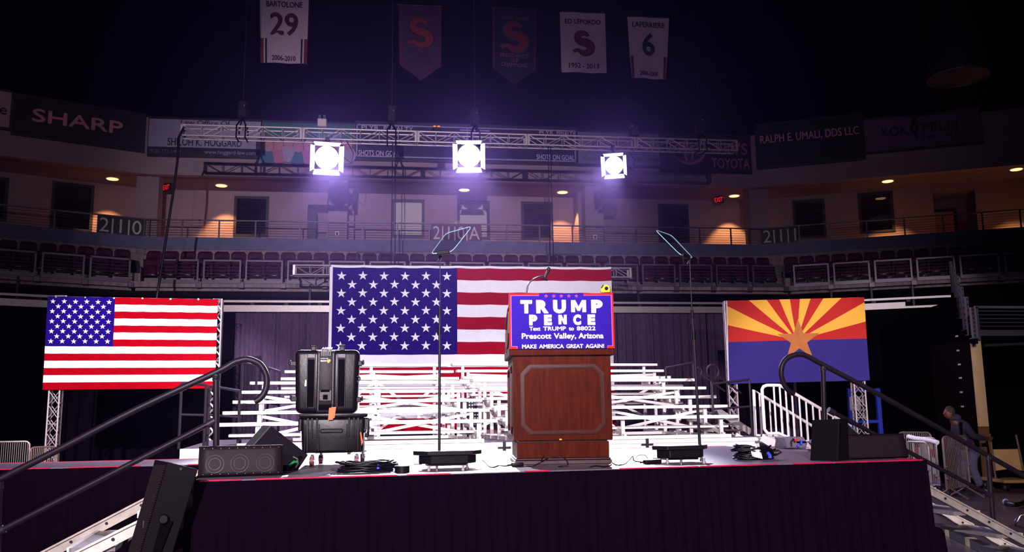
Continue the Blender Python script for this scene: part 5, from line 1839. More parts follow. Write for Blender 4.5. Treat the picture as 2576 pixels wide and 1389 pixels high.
MB().tube([(.075, -.08, .05), (.08, -.1, .03), (.08, -.1, .012)], .014, 8).build('blue_tape', M('tape_blue2', (60, 80, 200), .5), t)
MB().tube([(.1, -.04, .05), (.17, -.07, .065), (.2, -.06, .05), (.16, -.05, .03), (.1, -.06, .025)], .007, 6).build('loose_end', rubber, t, smooth=60)
c = atz(1011.5, 1189, DZ)
t = thing('tape_roll', 'black round roll lying between the cable coil and left prompter', 'roll', c, TS)

ringp = [(.047, 0), (.047, .042), (.03, .042), (.03, 0)]
mb = MB()
n = 28
mb.add([Vector((r_ * math.cos(2 * math.pi * k / n), r_ * math.sin(2 * math.pi * k / n), z)) for k in range(n) for r_, z in ringp], [(4 * k + j, 4 * ((k + 1) % n) + j, 4 * ((k + 1) % n) + (j + 1) % 4, 4 * k + (j + 1) % 4) for k in range(n) for j in range(4)])
mb.build('tape_ring', black_plastic, t, smooth=40)
mb = MB()
mb.cyl((0, 0, .003), (0, 0, .04), .029, n=24)
mb.build('roll_core', M('case_recess', (6, 3, 6), .8, spec=.03), t)


def cable(label, pts, r_=.0045, lift=0.0):
    ps = [atz(x, y, DZ) if len(q) == 2 or not q[2] else atz(x, q[3], DZ) + Vector((0, 0, q[2])) for q in pts for x, y in [(q[0], q[1])]]
    ps = [p + Vector((0, 0, r_ + .001)) for p in ps]
    out = []
    for i in range(len(ps) - 1):
        a, b, c_, d = ps[max(i - 1, 0)], ps[i], ps[i + 1], ps[min(i + 2, len(ps) - 1)]
        for k in range(4):
            s = k / 4
            out.append(.5 * ((2 * b) + (c_ - a) * s + (2 * a - 5 * b + 4 * c_ - d) * s * s + (3 * b - a - 3 * c_ + d) * s ** 3))
    out.append(ps[-1])
    return single('deck_cable', MB().tube(out, r_, 6), rubber, label, 'cable', ps[len(ps) // 2], smooth=70)


def brick(label, x, y, w, d, h, rz):
    c = atz(x, y, DZ)
    t = thing('power_adapter', label, 'power adapter', c, TS + rz, 'power adapters on the deck')
    MB().bb(-w / 2, w / 2, 0, d, 0.001, h).build('housing', black_plastic, t, bevel=.006, seg=2, smooth=40)
    MB().tube([(-w / 2, d / 2, h / 2), (-w / 2 - .03, d / 2, h / 2 - .004)], .005, 8).build('strain_relief', rubber, t)
    return t


brick('black power adapter on the deck at the left foot of the lectern', 1303, 1175, .08, .05, .03, R(-4))
brick('black power adapter lying beside the right prompter', 1645, 1168, .125, .05, .03, R(3))
cable('thin black cable from the left prompter to the lectern foot', [(1213, 1158), (1222, 1166), (1232, 1176), (1243, 1177.5), (1254, 1173.5), (1272, 1174.5), (1290, 1172)])
cable('black cable looping over the deck in front of the lectern', [(1318, 1174), (1340, 1175), (1360, 1171, .02, 1173), (1372, 1165, .04, 1174), (1368, 1155, .06, 1174), (1362, 1163, .03, 1175), (1380, 1160, .05, 1174), (1400, 1152, .06, 1174), (1420, 1157, .05, 1174), (1429, 1170, .01, 1175), (1415, 1175), (1405, 1176)], .004)
cable('black cable trailing from the lectern to the right adapter', [(1484, 1177), (1500, 1174), (1520, 1176.5), (1536, 1172), (1540, 1166), (1552, 1172), (1570, 1170, .0), (1584, 1162, .02, 1166), (1592, 1154, .04, 1164), (1596, 1162, .01, 1165), (1618, 1164.5)], .004)
cable('thin black cable curling behind the right adapter', [(1592, 1160), (1605, 1151, .03, 1158), (1622, 1148.5, .035, 1158), (1630, 1156)], .003)

# covered case beside the skirt and the taped bar on the floor under the right stair
c = atv(2356, 1330, 5.7)
t = thing('covered_case', 'black cloth covered case on the floor at the right end of the stage skirt', 'case', St(c.x, 5.7, 0), TS)
taper_box(MB(), .34, .24, .5, .42, 0, c.z, 0, .25).build('cloth_cover', skirt_cloth, t, bevel=.05, seg=3, smooth=50)
MB().bb(-.17, .17, 0, .5, 0, .02).build('base_edge', black_paint, t)
a, b = atz(2362, 1336, 0), atz(2520, 1412, 0)
t = thing('floor_bar', 'dark floor bar with tan tape bands under the right stair', 'bar', a, 0)
up_ = Vector((0, 0, .05))
MB().bar(a + up_, b + up_, .09, .09).build('bar_body', black_steel, t, world=True)
for k in (.2, .55):
    MB().bar(a.lerp(b, k) + up_, a.lerp(b, k + .07) + up_, .094, .094).build('tape_band', M('tape_tan', (170, 150, 96), .7), t, world=True)
# loudspeaker cluster under the roof at the upper right
c = atd(2402, 110, 26.0)
t = thing('hanging_loudspeaker', 'large black loudspeaker cluster hanging under the roof at upper right', 'loudspeaker', c, 0)
MB().tube([(0, 0, -1.05), (0, 0, -.9), (0, 0, .4), (0, 0, 1.1)], [.82, .84, .6, .34], 28).build('cabinet', black_paint, t, smooth=40)
MB().tube([Vector((.83 * math.cos(k * .2244), .83 * math.sin(k * .2244), -1.05)) for k in range(28)], .03, 8, closed=True).build('lower_rim', rail_steel, t, smooth=60)
MB().tube([Vector((.72 * math.cos(k * .2244), .72 * math.sin(k * .2244), -.35)) for k in range(28)], .02, 8, closed=True).build('middle_rim', black_steel, t, smooth=60)
MB().tube([(0, 0, 1.1), (0, 0, 24.0 - c.z)], .03, 6).build('hanging_cable', black_steel, t)
# ------------------------------------------------------------------ riser deck and bleachers behind the stage
RZ = 1.10
ra, rb = atS(452, 1132, RZ), atS(1958, 1099.4, RZ)
RV = (ra.y + rb.y) / 2 + .1
RU0, RU1 = atv(452, 1132, RV).x, atv(1958, 1099.4, RV).x
n = 4
for i in range(n):
    u0, u1 = RU0 + (RU1 - RU0) * i / n + .004, RU0 + (RU1 - RU0) * (i + 1) / n - .004
    where = ['left end module beside the dark guard rails', 'module behind the transit cases', 'module behind the lectern', 'right end module beside the white stair rails'][i]
    t = thing('riser_deck', 'low aluminium edged riser deck, ' + where, 'riser', St((u0 + u1) / 2, RV + 1.2, 0), TS, 'riser decks under the bleachers')
    sb(MB(), u0, u1, RV + .05, RV + 5.2, RZ - .03, RZ).build('deck_top', M('riser_top', (92, 82, 92), .6, 0, .2, 6), t, world=True)
    mb = MB()
    sb(mb, u0, u1, RV, RV + .05, RZ - .15, RZ + .004)
    sb(mb, u0, u1, RV - .012, RV, RZ - .06, RZ - .01)
    sb(mb, u0, u1, RV - .012, RV, RZ - .15, RZ - .12)
    mb.build('edge_beam', aluminium, t, world=True)
    for u in (u0 + .12, u1 - .12):
        for v in (RV + .1, RV + 2.4, RV + 5.0):
            MB().tube([St(u, v, 0), St(u, v, RZ - .03)], .035, 8).build('leg', alu_dull, t, world=True)
    if i < n - 1:
        mb = MB()
        sb(mb, u1 - .02, u1 + .028, RV - .03, RV - .012, RZ - .17, RZ + .02)
        sb(mb, u1 - .1, u1 + .11, RV - .03, RV - .012, RZ - .09, RZ - .065)
        mb.build('edge_clamp', black_steel, t, world=True)
    if i in (1, 2):
        MB().tube([St(u1 - .02, RV + .02, RZ - .15), St(u1 - .02, RV + .02, RZ - .34)], .05, 10).build('leg_socket', aluminium, t, world=True)

seat_px = [((540, 1091), (1851, 1042.5)), ((561, 1036), (1823, 1018)), ((586, 1010), (1795, 993)), ((609, 985), (1770, 971)), ((629, 963), (1748, 951)),
           ((701, 951), (1682, 946)), ((716, 934), (1665, 929.5)), ((733, 917), (1649, 914.5))]
seat_px[0] = ((550, 1066), (1851, 1042.5))
TR = .61
VB = RV + .55
row_v = [VB + TR * i for i in range(5)] + [VB + TR * 5 + .45 + TR * i for i in range(3)]


def bleacher(label, rows, u_rng, zz, foot0, frames, z_ground, back):
    """rows: list of (u0,u1,v,z)"""
    u_m = (rows[0][0] + rows[0][1]) / 2
    t = thing('bleacher', label, 'bleacher', St(u_m, rows[0][2], z_ground), TS, 'aluminium bleachers on the riser')
    for i, (u0, u1, v, z) in enumerate(rows):
        sb(MB(), u0, u1, v - .12, v + .12, z - .055, z).build('seat_plank', plank_alu, t, bevel=.006, world=True)
        zf = z - .36
        if zf > z_ground + .04:
            sb(MB(), u0 + .12, u1 - .12, v - .34, v - .1, zf - .045, zf).build('foot_plank', plank_alu, t, bevel=.006, world=True)
            sb(MB(), u0 + .12, u1 - .12, v - .07, v + .02, zf - .04, zf - .0).build('foot_plank', plank_alu, t, bevel=.006, world=True)
    v0, v1 = rows[0][2] - .3, rows[-1][2] + .1
    for k, u in enumerate(frames):
        mb = MB()
        for (u0, u1, v, z) in rows:
            mb.bar(St(u, v, z_ground), St(u, v, z - .045), .06, .06, (1, 0, 0))
            zf = z - .36
            mb.bar(St(u, v - .32, max(z_ground + .02, zf - .09)), St(u, v + .12, max(z_ground + .02, zf - .09)), .05, .07)
        mb.bar(St(u, v0, z_ground + .03), St(u, v1, z_ground + .03), .05, .06)
        a, b = rows[0], rows[-1]
        mb.bar(St(u, a[2] - .1, max(a[3] - .42, z_ground + .05)), St(u, b[2], b[3] - .42), .05, .06)
        mb.build('support_frame', aluminium, t, world=True)
    for a, b in zip(frames[:-1], frames[1:]):
        r0 = rows[min(1, len(rows) - 1)]
        MB().bar(St(a, r0[2] + .04, z_ground + .12), St(b, r0[2] + .04, r0[3] - .08), .012, .05).build('cross_brace', aluminium, t, world=True)
        MB().bar(St(b, r0[2] + .07, z_ground + .12), St(a, r0[2] + .07, r0[3] - .08), .012, .05).build('cross_brace', aluminium, t, world=True)
        if len(rows) > 3:
            r1 = rows[-2]
            MB().bar(St(a, r1[2] + .04, r0[3]), St(b, r1[2] + .04, r1[3] - .1), .012, .05).build('cross_brace', aluminium, t, world=True)
            MB().bar(St(b, r1[2] + .07, r0[3]), St(a, r1[2] + .07, r1[3] - .1), .012, .05).build('cross_brace', aluminium, t, world=True)
    sb(MB(), rows[0][0] + .3, rows[0][1] - .3, v0 - .05, v0 + .05, z_ground + .005, z_ground + .06).build('base_rail', plank_alu, t, world=True)
    if back:
        u0, u1, v, z = rows[-1]
        for k in range(2):
            sb(MB(), u0, u1, v + .3, v + .34, z + .25 + .22 * k, z + .31 + .22 * k).build('back_rail', plank_alu, t, world=True)
    return t


bu = atv(1214, 1000, row_v[2]).x
full = []
for i, ((xa, ya), (xb, yb)) in enumerate(seat_px):
    a, b = atv(xa, ya, row_v[i]), atv(xb, yb, row_v[i])
    full.append((a.x, b.x, row_v[i], a.z, b.z))
fl = [(u0, bu - .03, v, za + (zb - za) * .25) for (u0, u1, v, za, zb) in full]
fr_ = [(bu + .05, u1, v, za + (zb - za) * .75) for (u0, u1, v, za, zb) in full]


def even(rows):
    z0, dz = rows[0][3], (rows[-1][3] - rows[0][3]) / (len(rows) - 1)
    return [(a, b, c, z0 + dz * i) for i, (a, b, c, d) in enumerate(rows)]


for side, rows in (('left', fl), ('right', fr_)):
    lo_, hi_ = even(rows[:5]), even(rows[5:])
    a, b = lo_[0][0], lo_[0][1]
    a2, b2 = lo_[-1][0], lo_[-1][1]
    fx = [max(a, a2) + .25, (a + b) / 2, min(b, b2) - .3]
    bleacher('lower five row aluminium bleacher %s on the riser' % ('behind the transit cases' if side == 'left' else 'behind the lectern'), lo_, None, 0, 0, fx, RZ, False)
    a, b = hi_[-1][0], hi_[-1][1]
    ext_ = [(hi_[0][0], hi_[0][1], hi_[0][2] - TR, hi_[0][3] - .2)] + hi_
    bleacher('upper rear aluminium bleacher %s below the middle flag' % ('left half' if side == 'left' else 'right half'), ext_, None, 0, 0, [a + .25, (a + b) / 2, b - .3], RZ, False)

# dark guard rails round the bleachers
def pipe_guard(label, px_posts, v, ztop_px, zb):
    ps = [atv(x, y, v) for x, y in zip(px_posts, ztop_px)]
    t = thing('bleacher_guard', label, 'guard rail', St(ps[0].x, v, zb), TS, 'dark guard rails beside the bleachers')
    for p in ps:
        MB().tube([St(p.x, v, zb), St(*p)], .022, 8).build('post', black_steel, t, world=True)
    top = [St(p.x, v, p.z) for p in ps]
    MB().tube(top, .022, 8).build('top_rail', black_steel, t, world=True)
    MB().tube([p - Vector((0, 0, (p.z - zb) * .48)) for p in top], .018, 8).build('mid_rail', black_steel, t, world=True)
    return t


pipe_guard('dark pipe guard rail left of the riser in front of the left flag', (457, 519), RV + .1, (964, 968), RZ)
pipe_guard('dark pipe guard rail stepping up left of the lower bleacher rows', (527, 603), RV + 1.0, (971, 984), RZ)
pipe_guard('dark pipe guard rail beside the third bleacher row at left', (611, 646), RV + 2.3, (912, 921), RZ)
pipe_guard('dark pipe guard rail highest beside the left bleacher', (676, 704), RV + 3.2, (926, 935), RZ)
pipe_guard('dark pipe guard rail at the right end of the riser under the ray flag', (1791, 1885), RV + .9, (966, 955), RZ)
pipe_guard('dark pipe guard rail higher at the right of the bleacher rows', (1675, 1743), RV + 3.4, (926, 913), RZ)
for x, lb in ((1793, 'curled dark handrail end right of the bleachers, nearer the ray flag'), (1757, 'curled dark handrail end right of the bleachers, further left')):
    v = RV + 2.2
    c = atv(x, 935, v)
    r_ = .13 if x == 1793 else .07
    t = thing('curled_handrail', lb, 'handrail', St(c.x, v, RZ), TS, 'curled rails right of the bleachers')
    MB().tube([Vector((r_ * math.cos(R(q)) - .0, 0, c.z - RZ + r_ * math.sin(R(q)))) for q in range(-40, 231, 15)][::-1], .02, 8).build('curled_end', black_steel, t, smooth=60)
    e = Vector((r_ * math.cos(R(-40)), 0, c.z - RZ + r_ * math.sin(R(-40))))
    MB().tube([e, e + Vector((.5, 0, -.35))], .02, 8).build('rail', black_steel, t)
    MB().tube([e + Vector((.2, 0, -.14)), Vector((e.x + .2, 0, 0))], .02, 8).build('post', black_steel, t)

# aluminium stair of the riser with white railings going down right
def white_rail(label, v, outline, slope, bars, low, mid=None):
    w = lambda x, y: St(*atv(x, y, v))
    c = atv(*outline[0], v)
    t = thing('stair_railing', label, 'railing', St(c.x, v, 0), TS, 'white stair railings at the right of the riser')
    MB().tube([w(*q) for q in outline], .028, 10).build('rail_outline', white_paint, t, smooth=60, world=True)

    def yy(path, x):
        for (xa, ya), (xb, yb) in zip(path[:-1], path[1:]):
            if xa <= x <= xb:
                return ya + (yb - ya) * (x - xa) / (xb - xa)
        return path[-1][1]
    for x in bars:
        a, b = w(x, yy(slope, x)), w(x + 2.5, yy(low, x + 2.5))
        b = Vector((a.x, a.y, b.z))
        MB().tube([a, b], .016, 8).build('baluster', white_paint, t, world=True)
    if low:
        MB().tube([w(*q) for q in low], .026, 10).build('bottom_rail', white_paint, t, smooth=60, world=True)
    return t


vf = RV - .35
fo = [(1940, 1092), (1930, 1090), (1923, 1080), (1918, 1000), (1917, 980), (1921, 972.5), (1929, 969.5), (1945, 969.5), (1960, 969.5), (1974, 976), (2072, 1033), (2140, 1073)]
white_rail('white tubular stair railing, nearer of two going down right from the riser', vf, fo, [(1929, 969.5), (1960, 969.5), (2072, 1033), (2140, 1073)], [1946, 1961, 1976, 1992, 2010, 2027, 2044, 2061, 2078, 2095],
           [(1936, 1091), (1958, 1090), (1990, 1104), (2150, 1185)])
vb = RV + .75
white_rail('white tubular stair railing, further of two going down right from the riser', vb, [(1901, 1096), (1896, 981), (1918, 996), (2042, 1071), (2110, 1113)], [(1896, 981), (1918, 996), (2042, 1071), (2110, 1113)], [1910, 1936, 1949, 1966, 1982, 1997, 2013, 2029],
           [(1900, 1096), (1958, 1096), (2150, 1190)])
p, q = atv(1915, 1092, vf + .1), atv(2100, 1190, vf + .1)
t = thing('riser_stair', 'white aluminium stair between the white railings at the riser end', 'stair', St(p.x, vf + .5, 0), TS)
for v in (vf + .08, vb - .08):
    MB().bar(St(p.x, v, p.z - .06), St(p.x + 1.9, v, .05), .04, .14).build('stringer', aluminium, t, world=True)
for k in range(6):
    u, z = p.x + .15 + 1.9 * k / 6, p.z - .12 - (p.z - .1) * k / 6
    sb(MB(), u - .14, u + .14, vf + .1, vb - .1, z - .03, z).build('tread', M('tread_grey', (120, 112, 116), .5, 0, .2, 30, .1), t, world=True)
# second small stair going up beside the bleachers
a, b = atv(1800, 1030, RV + 1.6), atv(1888, 1090, RV + 1.6)
t = thing('bleacher_stair', 'grey aluminium steps beside the right end of the lower bleacher', 'stair', St(b.x, RV + 1.8, RZ), TS)
for v in (RV + 1.6, RV + 2.3):
    MB().bar(St(a.x, v, a.z), St(b.x, v, max(b.z, RZ + .05)), .03, .12).build('stringer', alu_dull, t, world=True)
for k in range(4):
    c = a.lerp(b, (k + .5) / 4)
    sb(MB(), c.x - .1, c.x + .1, RV + 1.62, RV + 2.28, c.z - .02, c.z + .01).build('tread', alu_dull, t, world=True)

# cases glimpsed under the bleachers
c = atz(1228, 1112, RZ)
t = thing('equipment_crate', 'glossy brown crate glimpsed under the bleachers left of the lectern', 'crate', St(atS(1228, 1100, RZ).x, RV + 4.5, RZ), TS)
MB().bb(-.35, .85, 0, .5, 0, .78).build('crate_body', M('crate_brown', (96, 50, 46), .3, 0, .2, 10, 0, (6, 1, 1)), t, bevel=.02)
mb = MB().bb(-.36, .86, -.01, .02, 0, .04).bb(-.36, .86, -.01, .02, .74, .79)
mb.build('edge_strip', aluminium, t)
t = thing('perforated_crate', 'black perforated crate glimpsed under the bleachers left of the lectern', 'crate', St(atS(1180, 1100, RZ).x + .02, RV + 3.9, RZ), TS)
mb = MB().bb(0, .3, 0, .4, 0, .75)
mb.mi = 1
for i in range(5):
    for j in range(11):
        mb.box((.04 + .055 * i, -.004, .05 + .065 * j), (.026, .01, .03))
mb.build('crate_body', [black_plastic, M('perforation_pale', (210, 205, 225), .6, 0, 0)], t)
MB().bb(-.005, .305, -.005, .405, .75, .78).build('crate_lid', black_plastic, t)

# ------------------------------------------------------------------ barriers, lift, cart and worker on the arena floor
def barrier(label, x0, x1, yb0, yb1, hgt, nb, mat, legs=True, extra=None, grp='steel crowd barriers on the floor'):
    a, b = atz(x0, yb0, 0), atz(x1, yb1, 0)
    w = (b - a).length
    rz = math.atan2((b - a).y, (b - a).x)
    t = thing('crowd_barrier', label, 'barrier', (a + b) / 2, rz, grp)
    h, z0 = hgt, .18
    r_ = .09
    pts = []
    for cx, cz, s0 in ((-w / 2 + r_, h - r_, 180), (w / 2 - r_, h - r_, 90)):
        for k in range(5):
            an = R(s0 - 22.5 * k)
            pts.append(Vector((cx + r_ * math.cos(an), 0, cz + r_ * math.sin(an))))
    pts = [Vector((-w / 2, 0, z0))] + pts + [Vector((w / 2, 0, z0))]
    MB().tube(pts, .019, 10, closed=True).build('frame_tube', mat, t, smooth=60)
    for k in range(nb):
        x = -w / 2 + w * (k + 1) / (nb + 1)
        MB().tube([(x, 0, z0), (x, 0, h)], .008, 6).build('bar', mat, t)
    for x in (-w / 2 + .12, w / 2 - .12) if legs else ():
        MB().tube([(x, -.3, .012), (x, -.28, .03), (x, 0, z0), (x, .28, .03), (x, .3, .012)], .014, 8).build('foot', mat, t)
    for x in (-w / 2, w / 2):
        for z in (.35, .55):
            MB().tube([(x, 0, z), (x, -.05, z)], .022, 8).build('hinge_hook', mat, t)
    return t


zinc = M('zinc_tube', (170, 160, 158), .4, .5, .15, 30)
zinc_dark = M('zinc_tube_dull', (120, 104, 100), .45, .4, .15, 30)
barrier('steel crowd barrier standing alone in front of the walking worker', 2384, 2443, 1257, 1250, 1.06, 15, zinc_dark)
tb = barrier('steel crowd barrier with white cloth over its top beside the stage right end', 2306, 2366, 1240, 1247, 1.02, 12, zinc)
wb = 1.0
MB().tube([(-.40, 0, 1.03), (-.2, -.005, 1.0), (.0, .0, .99), (.2, -.005, .97), (.34, 0, .94)], .045, 8).build('white_cloth', M('cloth_white', (235, 230, 240), .8), tb, smooth=60)
bunt = [M('bunting_red', (170, 24, 44), .8), M('bunting_white', (225, 220, 235), .8), M('bunting_blue', (40, 36, 150), .8)]
rnd = random.Random(4)
mb = MB()
for i in range(12):
    for j in range(4):
        mb.mi = rnd.randrange(3)
        x0, z0 = -.32 + .055 * i, .25 + .17 * j + rnd.uniform(-.03, .03)
        mb.box((x0, .03, z0), (.05, .01, .16), Matrix.Rotation(rnd.uniform(-.15, .15), 3, 'Y'))
mb.build('folded_bunting', bunt, tb)
barrier('steel crowd barrier with rounded corner close behind the stage right end', 2292, 2348, 1262, 1270, 1.0, 10, zinc)
barrier('grey steel crowd barrier with square bars behind the cloth covered one', 2270, 2352, 1212, 1216, 1.05, 16, zinc_dark)
barrier('long dark steel crowd barrier furthest back below the black right drape', 2275, 2414, 1212, 1212, .92, 22, M('barrier_dark', (52, 42, 50), .5, .2))
barrier('pale steel crowd barrier behind the left landing at the frame edge', -60, 66, 1248, 1244, 1.1, 22, zinc)
barrier('low pale steel crowd barrier lying behind the left landing near the tower', 66, 136, 1262, 1256, 1.02, 14, zinc_dark)
# loose steel parts on the floor at right
t = thing('bent_tube', 'short bent bright steel tube standing on the floor at the right frame edge', 'tube', atz(2553, 1322, 0), 0)
pts = [atz(2553, 1322, 0) + Vector((0, 0, .02)), atd(2556, 1310, atz(2553, 1322, 0).y * .985), atd(2566, 1298, atz(2553, 1322, 0).y * .985), atd(2590, 1291, atz(2553, 1322, 0).y * .985)]
MB().tube(pts, .022, 10).build('tube', chrome, t, smooth=60, world=True)
hp = [atz(x, y, 0) + Vector((0, 0, .05)) for x, y in ((2531, 1271), (2537, 1274.5), (2544, 1277), (2553, 1278), (2562, 1277.5), (2571, 1275), (2580, 1271), (2600, 1262))]
t = thing('rubber_hose', 'thick black hose with pale end lying on the floor at the right', 'hose', hp[0], 0)
MB().tube(hp, .036, 12).build('hose_tube', rubber, t, smooth=60, world=True)
MB().ball(hp[0], .05).build('pale_end', M('cap_pale', (150, 150, 200), .5), t, world=True)

# blue lift behind the right tower
a, b = atz(2140, 1165, 0), atz(2222, 1160, 0)
pl_ = atd(2180, 1060, 21.5)
a, b = onplane(2138, 1060, pl_, Vector((0, 1, 0))), onplane(2222, 1060, pl_, Vector((0, 1, 0)))
w = b.x - a.x
zt2, zb2 = onplane(2180, 977, pl_, Vector((0, 1, 0))).z, 0
blue = M('lift_blue', (22, 40, 150), .5, 0, .15, 8)
t = thing('personnel_lift', 'dark blue mast lift parked behind the right truss tower', 'lift', ((a.x + b.x) / 2, pl_.y, 0), 0)
MB().bb(-w / 2, w / 2, 0, 1.0, .12, .5).build('base', blue, t, bevel=.03)
for x in (-w / 2 + .06, w / 2 - .06):
    MB().bb(x - .05, x + .05, .0, .1, .5, zt2).build('mast_post', blue, t, bevel=.01)
for z in (.75, 1.25, zt2 - .05):
    MB().bb(-w / 2, w / 2, .02, .08, z - .04, z + .04).build('cross_bar', blue, t, bevel=.01)
MB().bb(-w / 2 + .02, -w / 2 + .3, -.05, .02, zt2 - .55, zt2 - .2).build('control_box', M('box_grey', (140, 136, 140), .6), t, bevel=.02)
MB().bb(w * .12, w * .32, -.1, .2, .5, .62).build('pale_block', M('box_pale', (190, 180, 160), .6), t, bevel=.02)
for x in (-w / 2 + .08, w / 2 - .08):
    MB().cyl((x - .04, .1, .1), (x + .04, .1, .1), .1, n=18).build('wheel', rubber, t, smooth=40)

# right hand wall end, stepped stand and its front rail
DW = 17.2
pw = atd(2470, 1100, DW)
NYY = Vector((0, 1, 0))
wl_, wr_ = onplane(2458, 1000, pw, NYY), onplane(2481, 1000, pw, NYY)
ztop = onplane(2462, 857, pw, NYY).z
zbr = onplane(2470, 1073, pw, NYY).z
tan_m, br_m = M('wall_tan', (196, 160, 116), .8, 0, .08, 3), M('wall_brown', (96, 58, 26), .8, 0, .08, 3)
x0, x1 = wl_.x, wr_.x
mb = MB().bb(x0, x1, pw.y, pw.y + .06, zbr, ztop)
mb.mi = 1
mb.bb(x0, x1, pw.y, pw.y + .06, 0, zbr)
mb.mi = 2
mb.bb(x0, x1, pw.y + .06, pw.y + 1.4, 0, ztop)
struct('wall_tunnel', mb, [tan_m, br_m, M('wall_side_dark', (14, 5, 9), .95, 0, .1, 3, spec=.02)])  # sides of the wall end are much darker than its tan front
xb_ = onplane(2492, 1000, (0, pw.y + 6, 0), NYY).x
mb = MB().bb(xb_, xb_ + 9, pw.y + 6, pw.y + 6.3, 0, ztop + .02)
struct('wall_tunnel_back', mb, dark_void)
mb = MB().hexa([Vector(q) for z_ in (ztop + .02, ztop + .2) for q in ((x1 + .02, pw.y, z_), (x1 + 9, pw.y, z_), (xb_ + 9, pw.y + 6, z_), (xb_, pw.y + 6, z_))])
struct('floor_side_stand', mb, dark_void)
ea, eb = atd(2428, 1000, 19.6), atd(2230, 1000, 27.0)
ed = Vector((eb.x - ea.x, eb.y - ea.y, 0))
eL = ed.length
ed.normalize()
en = Vector((ed.y, -ed.x, 0))
drape('stage_drape', 'floor length black drape turning back from the tan wall end', lambda s_, t_, z_: Vector((ea.x, ea.y, 0)) + ed * s_ + en * t_ + Vector((0, 0, z_)), 0, eL, .02, 4.05, black_cloth, .34, .06, 77, group='drapes below the seating')
zr0, zr1, zr2 = [onplane(2500, y, pw, NYY).z for y in (846, 831, 774)]
t = thing('guard_panel', 'dark steel guard panel of the side stand above the tan wall end', 'guard rail', (x1 - .1, pw.y - .05, ztop), 0, 'guard panels in front of the seats')
MB().bb(0, 5, -.03, .03, zr0 - ztop, zr1 - ztop).build('kick_plate', rail_steel, t)
MB().bar((0, 0, zr2 - ztop), (5, 0, zr2 - ztop), .05, .05).bar((.03, 0, 0), (.03, 0, zr2 - ztop), .05, .05, (1, 0, 0)).bar((2.4, 0, 0), (2.4, 0, zr2 - ztop), .05, .05, (1, 0, 0)).build('guard_frame', rail_steel, t)
for k in range(5):
    z = zr1 - ztop + (zr2 - zr1) * (k + 1) / 6
    MB().tube([(0.03, 0, z), (5, 0, z)], .01, 5).build('cable', rail_steel, t)
p, q = onplane(2476, 869, pw, NYY), onplane(2600, 864, pw, NYY)
single('pipe_rail', MB().tube([p, q], .03, 10), chrome, 'bright horizontal pipe under the side stand at the right frame edge', 'pipe', p)
RAKE = MB()
for k, (x, y0, y1) in enumerate(((2451, 772, 850), (2439, 745, 842), (2428, 719, 830), (2417, 692, 800), (2407, 672, 770), (2398, 656, 735))):
    d = DW + .9 * k
    pp = atd(x, y1, d)
    pt = atd(x, y0, d)
    t = thing('perforated_post', 'dark perforated steel post of the stepped side stand, %s from the tan wall end' % nth(k), 'post', (pp.x, pp.y, pp.z), 0, 'stepped posts of the side stand')
    h = pt.z - pp.z
    mb = MB().bb(-.03, .03, -.03, .03, 0, h)
    mb.mi = 1
    for j in range(7):
        mb.bb(-.008, .008, -.034, -.03, h * (j + .5) / 7 - .02, h * (j + .5) / 7 + .02)
    mb.build('post_bar', [rail_steel, dark_void], t)
    MB().bb(-.06, .06, -.06, .06, -.02, 0).build('foot_plate', rail_steel, t)
    if k: RAKE.bar(prev_, pp - Vector((0, 0, .07)), .12, .1)
    prev_ = pp - Vector((0, 0, .07))
struct('beam_side_stand', RAKE, dark_void)
# row of small studs on the drape edge
for k, (x, y) in enumerate(((2407, 846), (2410, 882), (2413, 917), (2416, 951), (2418, 987), (2421, 1023))):
    p = onplane(x, y, (x0 - .008, 0, 0), Vector((1, 0, 0)))
    single('wall_stud', MB().box(p, (.016, .07, .032)), M('stud_pale', (170, 160, 180), .5, 0, 0), 'small pale square reflector on the dark wall edge, %s from the top' % nth(k), 'reflector', p, 'reflectors down the dark wall edge')
# hand cart
ct = atz(2535, 1232, 0)
t = thing('platform_cart', 'flat hand cart with tan upright board at the right frame edge', 'cart', ct, R(-6))
MB().bb(-.34, .55, -.5, .36, .16, .22).build('platform', M('cart_wood', (150, 112, 70), .6, 0, .15, 6), t, bevel=.01)
k = ct.y
pA, pB, pC, pD = [MW[t.name].inverted() @ onplane(x, y, ct + Vector((0, -.1, 0)), NYY) for x, y in ((2500, 1131), (2562, 1130), (2573, 1190), (2508, 1192))]
MB().hexa([pD, pC, pC + Vector((0, .04, 0)), pD + Vector((0, .04, 0)), pA, pB, pB + Vector((0, .04, 0)), pA + Vector((0, .04, 0))]).build('upright_board', M('cart_board', (178, 136, 88), .7, 0, .12, 5), t)
for (xa, ya, xb, yb) in ((2490, 1092, 2506, 1214), (2556, 1094, 2576, 1190)):
    u_, v_ = [MW[t.name].inverted() @ onplane(x, y, ct + Vector((0, -.13, 0)), NYY) for x, y in ((xa, ya), (xb, yb))]
    MB().tube([u_, v_], .02, 8).build('handle_tube', M('cart_tube', (96, 70, 50), .5), t, smooth=50)
MB().tube([(-.3, -.2, .3), (-.1, -.3, .34), (.15, -.25, .3), (.3, -.3, .26)], .07, 8).build('strap_bundle', black_cloth, t, smooth=60)
for x, y in ((-.25, -.4), (.45, -.4), (-.25, .26), (.45, .26)):
    w_ = MB().cyl((x - .03, y, .08), (x + .03, y, .08), .08, n=18).build('wheel', rubber, t, smooth=40)
    MB().cyl((x - .034, y, .08), (x + .034, y, .08), .03, n=12).build('hub', chrome, w_)

# worker pushing the cart
ft = atz(2458, 1236, 0)
t = thing('person', 'person in dark hooded jacket and pale jeans leaning forward to pull the cart', 'person', ft, R(-7.5))
inv = MW[t.name].inverted()


def wp(x, y, dy=0.0):
    return inv @ onplane(x, y, ft + Vector((0, dy, 0)), NYY)


